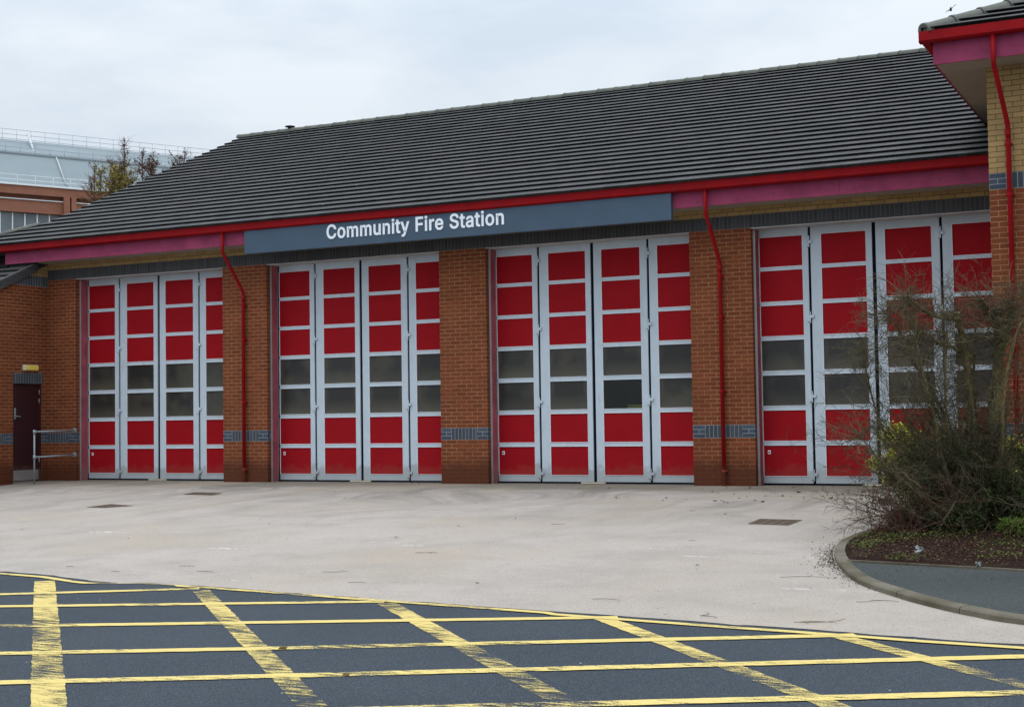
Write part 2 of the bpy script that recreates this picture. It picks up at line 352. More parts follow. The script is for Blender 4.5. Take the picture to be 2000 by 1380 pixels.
def leafmat(name, cols, rough=.6):
    m, nt, b = newmat(name); p = wcoord(nt); f = noise(nt, p, 23, 2, .5)
    oi = nt.nodes.new('ShaderNodeNewGeometry'); r = oi.outputs['Random Per Island']
    k = mth(nt, 'ADD', mth(nt, 'MULTIPLY', r, .75), mth(nt, 'MULTIPLY', f, .25))
    st = [(i/(len(cols)-1), c) for i, c in enumerate(cols)]
    nt.links.new(ramp(nt, k, st), b.inputs['Base Color']); b.inputs['Roughness'].default_value = rough
    b.inputs['Specular IOR Level'].default_value = .12; return m
M_twig = leafmat('bark_twig', [(.045, .032, .024), (.085, .066, .042), (.10, .088, .045), (.24, .18, .12)], .8)
M_stem = leafmat('shaded_stem', [(.026, .020, .014), (.050, .042, .026), (.070, .066, .034), (.13, .11, .07)], .85)  # darker copy of the twig bark: shade inside the thicket put into the colour
M_twigred = leafmat('red_twig', [(.06, .02, .02), (.12, .05, .04), (.16, .09, .07)], .8)
def barkmat():
    m, nt, b = newmat('mossy_bark'); p = wcoord(nt); f = noise(nt, p, 6, 4, .6); g = noise(nt, p, 45, 4, .7, (1, 1, .35))
    c = ramp(nt, f, [(.35, (.12, .088, .05)), (.6, (.19, .165, .065))]); c = mix(nt, ramp(nt, g, [(.35, (.7, .7, .7)), (.6, (0, 0, 0))]), c, (.035, .028, .018))
    nt.links.new(c, b.inputs['Base Color']); b.inputs['Roughness'].default_value = .9; b.inputs['Specular IOR Level'].default_value = .12; bump(nt, b, g, .7, .01); return m
M_bark = barkmat()
M_cut = paint('cut_wood', (.42, .33, .22), .8, .15, .2)
M_lyel = leafmat('yellow_green_leaf', [(.12, .15, .015), (.34, .38, .04), (.56, .53, .08), (.26, .09, .03)])
M_ldark = leafmat('dark_green_leaf', [(.012, .024, .008), (.030, .058, .016), (.075, .11, .03)])
M_lgreen = leafmat('bright_green_leaf', [(.03, .05, .010), (.075, .12, .016), (.15, .20, .03)])
M_lbrown = leafmat('brown_leaf', [(.012, .006, .005), (.028, .012, .008), (.060, .028, .015), (.24, .15, .07)])
M_lautumn = leafmat('russet_leaf', [(.055, .022, .015), (.10, .042, .022), (.13, .065, .035)])
M_lgold = leafmat('golden_leaf', [(.16, .11, .02), (.30, .23, .05), (.40, .33, .09)])

# ------------------------------------------------------------------ ground levels
ROADZ = -.38
BND = [(-40, -6.3), (8, -11.6), (10.41, -12.06), (11.31, -12.18), (12.06, -12.44), (12.49, -12.51), (12.8, -12.4), (13.62, -12.43), (14.39, -12.55), (15.48, -12.68), (16.48, -12.77), (17.38, -12.86),
       (18.54, -13.0), (19.14, -13.07), (19.9, -13.14), (20.6, -13.23), (21.25, -13.27), (26, -13.9), (60, -18)]
def lerp(pts, x):
    for (a, b), (c, d) in zip(pts, pts[1:]):
        if x <= c: return b+(d-b)*(x-a)/(c-a)
    return pts[-1][1]
def yb(x): return lerp(BND, x)
def tz(x, y): return ROADZ*min(1, max(0, y/yb(x)))

def struct(name, mb, mat, origin=(0, 0, 0)):
    o = part(name, mb, mat, None, origin); o['kind'] = 'structure'; return o

g = MB(); g.quad((-900, -900, -.55), (900, -900, -.55), (900, 1500, -.55), (-900, 1500, -.55)); struct('ground', g, M_ground)
xs = sorted(set([-40+i*1.0 for i in range(90)]+[p[0] for p in BND if -40 <= p[0] <= 49]+[8+i*.25 for i in range(60)]))
f = MB(); NR = 28; rng = random.Random(3)
jit = {x: (rng.uniform(-.025, .025) if 8 < x < 22 else 0) for x in xs}
for i, x in enumerate(xs):
    for j in range(NR+1):
        y = 1.0+(yb(x)+jit[x]-1.0)*j/NR; f.v.append((x, y, ROADZ*min(1, max(0, y/yb(x)))))
for i in range(len(xs)-1):
    for j in range(NR):
        a = i*(NR+1)+j; f.f.append((a, a+1, a+NR+2, a+NR+1)); f.sm.append(True)
struct('forecourt', f, M_fore)
r_ = MB()
for i in range(len(xs)-1):
    x0, x1 = xs[i], xs[i+1]
    r_.quad((x0, -60, ROADZ), (x1, -60, ROADZ), (x1, yb(x1)+jit[x1]+.06, ROADZ-.004), (x0, yb(x0)+jit[x0]+.06, ROADZ-.004))
struct('road', r_, M_road)
# yellow box markings
def ribbon(mb, p, q, wd, z, n=24, rough=.006, seed=0, clip=None):
    rg = random.Random(seed); p = Vector(p); q = Vector(q); d = (q-p).normalized(); nn = Vector((-d.y, d.x)); L = (q-p).length
    n = max(4, int(L/.08)); prev = None
    for i in range(n+1):
        c = p+d*(L*i/n); a = c+nn*(wd/2+rg.uniform(-rough, rough)); b = c-nn*(wd/2+rg.uniform(-rough, rough))
        if prev: mb.quad((*prev[0], z), (*prev[1], z), (*b, z), (*a, z))
        prev = (a, b)
mk = MB(); Z1, Z2, Z3 = ROADZ+.002, ROADZ+.0035, ROADZ+.005
for k, (x0, y0, x1, y1, wd) in enumerate([(11.62, -12.62, 19.0, -20.0, .20), (13.70, -12.70, 20.6, -19.62, .165), (15.92, -12.92, 22.2, -19.4, .165), (18.02, -13.08, 23.9, -19.35, .155), (20.0, -13.36, 24.6, -17.96, .15)]):
    ribbon(mk, (x0, y0), (x1, y1), wd, Z1, seed=k)
struct('road_marking', mk, M_y2)
mk = MB()
for k, (x0, y0, x1, y1) in enumerate([(10.6, -14.6, 13.62, -12.62), (9.0, -16.1, 15.85, -12.83), (9.0, -17.55, 18.15, -13.03), (9.0, -19.3, 16.55, -15.27), (16.5, -15.298, 20.1, -13.27), (9.0, -20.8, 17.54, -15.98), (17.5, -16.0, 22.0, -13.38),
                                      (13.0, -19.85, 18.93, -16.47), (18.9, -16.487, 24.0, -13.6)]):
    ribbon(mk, (x0, y0), (x1, y1), .145, Z2, seed=20+k)
struct('road_marking', mk, M_y1)
mk = MB(); prev = None
for i in range(int((26-9)/.1)):
    x = 9+i*.1
    off = .12 if (x < 12.3 or x > 17.5) else .02+.05*abs(x-14.9)/2.6
    wd = .10 if (x < 12.4 or x > 13.2) else .02
    y = yb(x)-off
    if prev: mk.quad((prev[0], prev[1], Z3), (prev[0], prev[1]-prev[2], Z3), (x, y-wd, Z3), (x, y, Z3))
    prev = (x, y, wd)
struct('road_marking', mk, M_y1)

# ------------------------------------------------------------------ island: kerb, soil, pavement
KO = [(22.5, -3.9), (21.0, -4.2), (20.0, -4.5), (19.3, -5.1), (18.93, -5.8), (18.75, -6.62), (18.67, -7.62), (18.74, -8.33), (18.91, -9.08), (19.17, -9.88), (19.45, -10.57), (19.69, -11.0), (19.97, -11.38),
      (20.17, -11.64), (20.46, -11.96), (20.74, -12.22), (21.16, -12.5), (22.5, -12.98), (24.0, -13.38), (27.0, -14.1)]
def resample(pts, step):
    out = []
    P = [Vector(p) for p in pts]
    for i in range(len(P)-1):
        p0 = P[max(i-1, 0)]; p1 = P[i]; p2 = P[i+1]; p3 = P[min(i+2, len(P)-1)]
        n = max(1, int((p2-p1).length/step))
        for k in range(n):
            t = k/n
            out.append(.5*((2*p1)+(p2-p0)*t+(2*p0-5*p1+4*p2-p3)*t*t+(3*p1-p0-3*p2+p3)*t**3))
    out.append(P[-1]); return out
KR = resample(KO, .06)
def offs(pts, d):
    o = []
    for i, p in enumerate(pts):
        t = (pts[min(i+1, len(pts)-1)]-pts[max(i-1, 0)]).normalized(); o.append(p+Vector((-t.y, t.x))*d)
    return o
prof = [(0, -.05), (.006, .040), (.022, .054), (.115, .058), (.115, -.05)]
rails_ = [offs(KR, a) for a, _ in prof]
kb = MB(); acc = 0; start = 0; cuts = [0]
for i in range(1, len(KR)):
    acc += (KR[i]-KR[i-1]).length
    if acc > .9: cuts.append(i); acc = 0
cuts.append(len(KR)-1)
for a, b in zip(cuts, cuts[1:]):
    for i in range(a, b):
        for k in range(len(prof)):
            k2 = (k+1) % len(prof)
            def V(ii, kk):
                p = rails_[kk][ii]; sh = 0
                if ii == b and b != len(KR)-1: p = p+(rails_[kk][ii-1]-p)*.12
                return (p.x, p.y, tz(p.x, p.y)+prof[kk][1])
            kb.quad(V(i, k), V(i+1, k), V(i+1, k2), V(i, k2))
    for e in (a, b): kb.quad(*[(rails_[kk][e].x, rails_[kk][e].y, tz(rails_[kk][e].x, rails_[kk][e].y)+prof[kk][1]-(.006 if e == b else 0)) for kk in range(len(prof))])
struct('kerb', kb, M_kerb)
INN = offs(KR, .11)
def xk(y):
    best = None
    for p, q in zip(INN, INN[1:]):
        if (p.y-y)*(q.y-y) <= 0 and abs(q.y-p.y) > 1e-6:
            t = (y-p.y)/(q.y-p.y); return p.x+(q.x-p.x)*t
    return 27
def left_x(s):
    x = 19.3
    for _ in range(12): x = .5*x+.5*xk(s-.19*(x-19.27))
    return x
def grid_region(s0, s1, dz, n, name, mat, amp=0):
    mb = MB(); cols = 60
    for j in range(n+1):
        s = s0+(s1-s0)*j/n; xl = left_x(s)
        for i in range(cols+1):
            x = xl+(27-xl)*(i/cols)**1.5; y = s-.19*(x-19.27)
            h = amp*mnoise.noise(Vector((x*2.2, y*2.2, 0)))+amp*.6*mnoise.noise(Vector((x*6, y*6, 3))) if amp else 0
            edge = min(1, i/5, j/4+.15, (n-j)/4+.15) if amp else 1
            mb.v.append((x, y, tz(x, y)+dz+h*edge+(amp*.9*edge if amp else 0)))
    for j in range(n):
        for i in range(cols):
            a = j*(cols+1)+i; mb.f.append((a, a+1, a+cols+2, a+cols+1)); mb.sm.append(True)
    o = struct(name, mb, mat); return o
grid_region(-4.55, -9.62, .040, 44, 'planting_bed', M_soil, .03)
grid_region(-9.67, -12.62, .048, 24, 'pavement', M_pave)
ed = MB()
for i in range(60):
    x0 = 19.18+i*.13; x1 = x0+.13
    for a, b in (((x0, .0), (x1, .0)),):
        ya, yc = -9.62-.19*(x0-19.27), -9.62-.19*(x1-19.27)
        z0, z1 = tz(x0, ya)+.066, tz(x1, yc)+.066
        ed.quad((x0, ya, z0), (x0, ya-.045, z0), (x1, yc-.045, z1), (x1, yc, z1))
        ed.quad((x0, ya-.045, z0-.02), (x1, yc-.045, z1-.02), (x1, yc-.045, z1), (x0, ya-.045, z0))
        ed.quad((x0, ya, z0), (x1, yc, z1), (x1, yc, z1-.05), (x0, ya, z0-.04))
struct('edging_strip', ed, M_kerb)

# ------------------------------------------------------------------ the fire station
ST = thing('fire_station', 'brick fire station with four red and silver bay doors under a grey tiled roof', 'building', (0, 0, 0))
XC = -.82; OP = [(0, 4.025), (5.14, 9.183), (10.186, 14.222), (15.337, 19.37)]; WX, WY = 19.71, -3.1
HB = 4.425
def bx(*a): return MB().box(*a)
def pier(x0, x1, lst=.225, rst=.225):
    o = part('brick_pier', bx(x0, x1, 0, .33, -.15, .825), M_brick, ST, (x0, 0, 0))
    part('upper_brickwork', bx(x0, x1, 0, .33, 1.05, HB), M_brick, o, (x0, 0, 0))
    if lst: part('band_end_stack', bx(x0, x0+lst, 0, .33, .825, 1.05), M_blue_h, o, (x0, 0, 0))
    if rst: part('band_end_stack', bx(x1-rst, x1, 0, .33, .825, 1.05), M_blue_h, o, (x1-rst, 0, 0))
    part('blue_brick_band', bx(x0+lst, x1-rst, 0, .33, .825, 1.05), M_blue_v, o, (x0+lst, 0, .825))
pier(XC, 0, 0, .225); pier(4.025, 5.14); pier(9.183, 10.186); pier(14.222, 15.337); pier(19.37, WX, 0, 0)
part('soldier_course', bx(XC, WX, 0, .33, HB, HB+.225), M_lint_v, ST, (XC, 0, HB))
part('buff_brickwork', bx(XC, WX, 0, .33, HB+.225, 5.25), M_buff, ST, (XC, 0, HB+.225-.075))
# shell of the appliance hall
sh = MB(); sh.box(-1.2, XC, .33, 16.3, -.1, 5.3); sh.box(XC, 28, 16.3, 16.6, -.1, 5.3); part('rear_wall', sh, M_brick, ST)
gb = MB(); gb.prism([(-.1, 5.45), (16.4, 5.45), (8, 9.0)], 0, -1.45, -1.2); part('gable_wall', gb, M_brick, ST)
inn = MB(); inn.box(-.8, 19.6, 7, 7.1, 0, 5); part('inner_wall', inn, M_inner, ST)
fl = MB(); fl.quad((-.8, .3, .006), (27.9, .3, .006), (27.9, 16.3, .006), (-.8, 16.3, .006)); part('floor_slab', fl, M_inner, ST)

def bay_door(xl, xr, c, lower_clear=None):
    D = part('bay_door', MB().box(xl, xr, .0, .36, HB-.014, HB-.002), M_lintel, ST, (c, .34, 0))   # the steel lintel plate carries the name of the door set
    # side jambs
    jl = MB(); jl.box(xl, xl+.035, .125, .325, 0, HB-.016); part('jamb', jl, M_jamb, D, (xl, .125, 0), .004)
    part('jamb_trim', MB().box(xl-.001, xl+.04, .118, .124, 0, HB-.016), M_steel, D, (xl, .12, 0))
    jr = MB(); jr.box(xr-.035, xr, .125, .325, 0, HB-.016); part('jamb', jr, M_jamb, D, (xr, .125, 0), .004)
    seal = MB(); Y = .34
    seal.box(c-2.2, c+2.2, Y+.012, Y+.045, .0, .035)
    seal.box(c-.034, c+.034, Y+.030, Y+.05, .01, 4.5)
    for gx in (c-1.095, c+1.095): seal.box(gx-.028, gx+.028, Y+.030, Y+.05, .01, 4.5)
    seal.box(xl+.036, min(xl+.105, c-1.98), Y-.004, Y+.05, .0, 4.5); seal.box(xr-.085, xr-.036, Y-.006, Y+.05, .0, 4.5)
    part('rubber_seal', seal, M_rubber, D, (c, Y, 0))
    leaves = [(c-2.19, c-1.117, c-1.980, c-1.215), (c-1.073, c-.031, c-.895, c-.13), (c+.031, c+1.073, c+.18, c+.945), (c+1.117, c+2.19, c+1.27, c+2.04)]
    B = [.152, .755, 1.357, 1.960, 2.557, 3.152, 3.753]; T = [.687, 1.289, 1.892, 2.494, 3.094, 3.699, 4.282]
    for li, (a0, a1, p0, p1) in enumerate(leaves):
        fr = MB(); zt = 4.52; z0 = .036
        fr.box(a0, p0, Y, Y+.05, z0, zt); fr.box(p1, a1, Y, Y+.05, z0, zt)
        fr.box(p0, p1, Y+.002, Y+.05, z0, B[0]); fr.box(p0, p1, Y+.002, Y+.05, T[6], zt)
        for k in range(6): fr.box(p0, p1, Y+.002, Y+.05, T[k], B[k+1])
        lf = part('leaf_frame', fr, M_alu, D, (a0, Y, 0))
        bd = MB(); e = .007
        for k in range(7):
            bd.box(p0, p1, Y-.006, Y+.02, B[k], B[k]+e); bd.box(p0, p1, Y-.004, Y+.02, T[k]-e*.6, T[k])
            bd.box(p0, p0+e, Y-.005, Y+.02, B[k]+e, T[k]-e*.6); bd.box(p1-e*.6, p1, Y-.003, Y+.02, B[k]+e, T[k]-e*.6)
        part('glazing_bead', bd, M_bead, D, (a0, Y, 0))
        for k in range(7):
            xm, zm = (p0+p1)/2, (B[k]+T[k])/2
            if k in (2, 3):
                if lower_clear == (li, k):
                    part('window_pane', MB().box(p0, p1, Y+.022, Y+.027, B[k], T[k]), M_clear, D, (xm, Y, zm), props={'label': 'clear dark pane with a yellow band behind it'})
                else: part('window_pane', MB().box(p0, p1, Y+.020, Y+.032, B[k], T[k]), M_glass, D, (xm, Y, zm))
            else: part('red_panel', MB().box(p0, p1, Y+.012, Y+.04, B[k], T[k]), M_red, D, (xm, Y, zm))
    for gx in (c-1.095, c+1.095):
        for hz_ in (4.16, 2.86, 1.50, .17):
            h = MB(); dz = .035
            if hz_ > 4: h.box(gx-.05, gx-.004, Y-.026, Y, hz_-.09, hz_-.04); h.box(gx-.012, gx+.05, Y-.03, Y, hz_-.035, hz_+.02); h.box(gx-.05, gx+.01, Y-.024, Y, hz_+.03, hz_+.08)
            else: h.box(gx-.055, gx+.004, Y-.026, Y, hz_-.07, hz_-.012); h.box(gx-.016, gx+.06, Y-.03, Y, hz_-.012, hz_+.04)
            h.tube([(gx, Y-.02, hz_-.1), (gx, Y-.02, hz_+.1)], .009, 8)
            part('hinge', h, M_alu, D, (gx, Y, hz_), .003)
    k = MB(); kx = leaves[0][2]+.075; k.box(kx, kx+.05, Y+.004, Y+.013, .535, .60); part('lock_plate', k, M_bead, D, (kx, Y, .56), .004)
    k = MB(); k.box(kx+.013, kx+.037, Y-.001, Y+.005, .553, .582); part('lock_barrel', k, M_black, D, (kx, Y, .56))
    th = MB(); th.box(c-.28, c+.2, Y-.02, Y+.02, 0.004, .03); part('threshold_plate', th, M_cream, D, (c, Y, 0))
    return D
bay_door(*OP[0], 2.035); bay_door(*OP[1], 7.185); bay_door(*OP[2], 12.212, (2, 2)); bay_door(*OP[3], 17.355)
# what shows behind the one clear pane: a jacket band on a rail
hv = MB(); hv.box(12.60, 13.22, 1.0, 1.05, 1.32, 1.44); part('equipment_rail', hv, M_hiviz, ST, (12.9, 1, 1.35))

# main roof ------------------------------------------------------------
TH = R(24); CT, SN = math.cos(TH), math.sin(TH); G = .35
def courses(mb, P0, ax, upd, n, a0f, a1f, g=G, t=.055, seg=1.2):
    # P0 eave origin, ax unit vector along the eave, upd horizontal unit vector up the slope
    ax = Vector(ax); upd = Vector(upd); sl_ = upd*CT+Vector((0, 0, SN)); nr = Vector((0, 0, CT))-upd*SN; P0 = Vector(P0)
    rg = random.Random(7)
    def P(a, s, h): return P0+ax*a+sl_*s+nr*h
    for k in range(n):
        s0, s1 = k*g, (k+1)*g
        A0, A1, B0, B1 = a0f(s0), a1f(s0), a0f(s1), a1f(s1)
        m = max(1, int((A1-A0)/seg)); prevj = rg.uniform(-.002, .002)
        for i in range(m):
            u0, u1 = i/m, (i+1)/m; nj = rg.uniform(-.002, .002)
            l0, l1 = A0+(A1-A0)*u0, A0+(A1-A0)*u1; r0, r1 = B0+(B1-B0)*u0, B0+(B1-B0)*u1
            mb.quad(P(l0, s0-.012, t+prevj), P(l1, s0-.012, t+nj), P(r1, s1, .014), P(r0, s1, .014))
            mb.quad(P(l0, s0-.012, t+prevj-.009), P(l1, s0-.012, t+nj-.009), P(l1, s0-.012, t+nj), P(l0, s0-.012, t+prevj))
            mb.quad(P(l0, s0+.045, t*.6), P(l1, s0+.045, t*.6), P(l1, s0-.012, t+nj-.009), P(l0, s0-.012, t+prevj-.009))
            mb.quad(P(l0, s0+.045, -.01), P(l1, s0+.045, -.01), P(l1, s0+.045, t*.6), P(l0, s0+.045, t*.6))
            prevj = nj
        for a_, b_ in ((A0, B0), (A1, B1)):
            mb.quad(P(a_, s0-.012, t), P(b_, s1, .014), P(b_, s1, -.03), P(a_, s0-.012, -.02))
EY, EZ, EX = -.68, 5.195, -3.06
rf = MB()
hipx = lambda s: EX+s*CT if s*CT < 1.46 else -1.6
courses(rf, (0, EY, EZ), (1, 0, 0), (0, 1, 0), 27, hipx, lambda s: 28.0)
rf2 = MB(); S = 27*G; RY, RZ = EY+S*CT, EZ+S*SN
rf2.quad((28, RY, RZ-.02), (-1.6, RY, RZ-.02), (-1.6, 2*RY-EY, EZ), (28, 2*RY-EY, EZ))          # rear slope
rf2.quad((EX, EY, EZ), (-1.6, EY+1.46, EZ+.65), (-1.6, 16.0, EZ+.65), (EX, 17.5, EZ))          # hipped foot of the left end
rf2.quad((-1.6, EY+1.4, EZ+.6), (28, EY+1.4, EZ+.6), (28, RY, RZ-.03), (-1.6, RY, RZ-.03))
ROOF = part('roof', rf, M_tile, ST); part('rear_slope', rf2, M_tile, ROOF)
def ridge_tiles(a, b, r=.11, L=.45, name='ridge_tile_run', parent=ROOF, squash=.75):
    mb = MB(); a, b = Vector(a), Vector(b); d = (b-a).normalized(); n = int((b-a).length/L); u = d.cross(Vector((0, 0, 1))).normalized(); v = u.cross(d)
    rg = random.Random(5)
    for i in range(n):
        p = a+d*L*i; q = a+d*(L*(i+1)-.012); K = 8; ring = []
        dz = rg.uniform(-.004, .004)
        for c_, rr in ((p, r*1.02), (p+d*.05, r*1.02), (p+d*.055, r*.94), (q, r*.90)):
            base = len(mb.v)
            for k in range(K+1):
                an = math.pi*k/K-.12*(1-2*k/K)
                mb.v.append(tuple(c_+u*math.cos(an)*rr+v*(math.sin(an)*rr*squash+dz)))
            ring.append(base)
        for a_, b_ in zip(ring, ring[1:]):
            for k in range(K): mb.f.append((a_+k, a_+k+1, b_+k+1, b_+k)); mb.sm.append(True)
        mb.f.append(tuple(ring[0]+k for k in range(K+1))); mb.sm.append(False)
    return part(name, mb, M_ridge, parent)
ridge_tiles((-1.62, RY, RZ+.02), (24, RY, RZ+.02), .12, squash=.85)
ridge_tiles((EX, EY, EZ+.03), (-1.7, EY+1.36, EZ+.63), .10, .40, 'hip_tile_run')
vt = MB(); vt.tube([(.1, RY, RZ+.05), (.1, RY, RZ+.165)], .06, 10); vt.tube([(.1, RY, RZ+.155), (.1, RY, RZ+.17), (.1, RY, RZ+.185)], [.14, .14, .05], 12)
part('roof_vent', vt, M_black, ROOF)
# eaves: fascia, soffit, gutter
for x0, x1 in ((-1.594, .93), (.934, 17.0), (17.004, WX)): part('fascia_board', bx(x0, x1, -.50, -.475, 4.79, 5.20), M_pink, ST, (x0, -.5, 4.79))
part('fascia_return', bx(-1.594, -1.57, -.475, .3, 4.79, 5.2), M_pink, ST, (-1.594, 0, 4.79))
part('soffit', bx(-1.57, WX, -.475, 0, 4.792, 4.81), M_soffit, ST, (-1.57, 0, 4.79))
sc_ = MB()
for i in range(24):
    for dx, zz in ((0, 4.90), (.45, 4.86)):
        x = -1.2+i*.9+dx
        if 5.05 < x < 14.1: continue
        sc_.tube([(x, -.5, zz), (x, -.504, zz)], .011, 8)
part('fascia_screws', sc_, M_maroon, ST)
def gutter(x0, x1, yo, zt, parent, name='gutter'):
    g_ = MB(); g_.prism([(yo, zt), (yo+.003, zt-.125), (yo+.035, zt-.15), (yo+.125, zt-.15), (yo+.125, zt), (yo+.115, zt), (yo+.115, zt-.135), (yo+.04, zt-.135), (yo+.012, zt-.12), (yo+.012, zt)], 0, x0, x1)
    g_.box(x0-.004, x0, yo, yo+.125, zt-.15, zt)
    return part(name, g_, M_redpaint, parent, (x0, yo, zt))
GU = gutter(-3.2, WX, -.645, 5.20, ST)
def downpipe(x, yw, yo, ztop, zb1, zb0, zg, dx, r=.034):
    d = MB(); d.tube([(x+dx, yo, ztop), (x+dx, yo, zb1+.04), (x+dx, yo+.015, zb1-.02), (x, yw-.015, zb0+.03), (x, yw, zb0-.03), (x, yw, zg)], r, 12)
    o = part('downpipe', d, M_redpaint, ST, (x, yw, zg))
    h = (zb0-zg)
    for z in (zb0-.25, zb0-.95, zg+h*.42, zg+.25):
        c = MB(); c.tube([(x, yw, z-.02), (x, yw, z+.02)], r+.003, 12); c.box(x-.055, x+.055, yw+.012, yw+.06, z-.015, z+.015)
        part('pipe_clip', c, M_redpaint, o, (x, yw, z), .002)
    c = MB(); c.tube([(x, yw, zb0-.16), (x, yw, zb0-.06)], r+.003, 12); part('pipe_socket', c, M_redpaint, o, (x, yw, zb0))
downpipe(4.60, -.065, -.575, 5.07, 4.66, 3.86, .01, -.12)
downpipe(14.79, -.065, -.575, 5.07, 4.66, 3.86, .01, -.06)

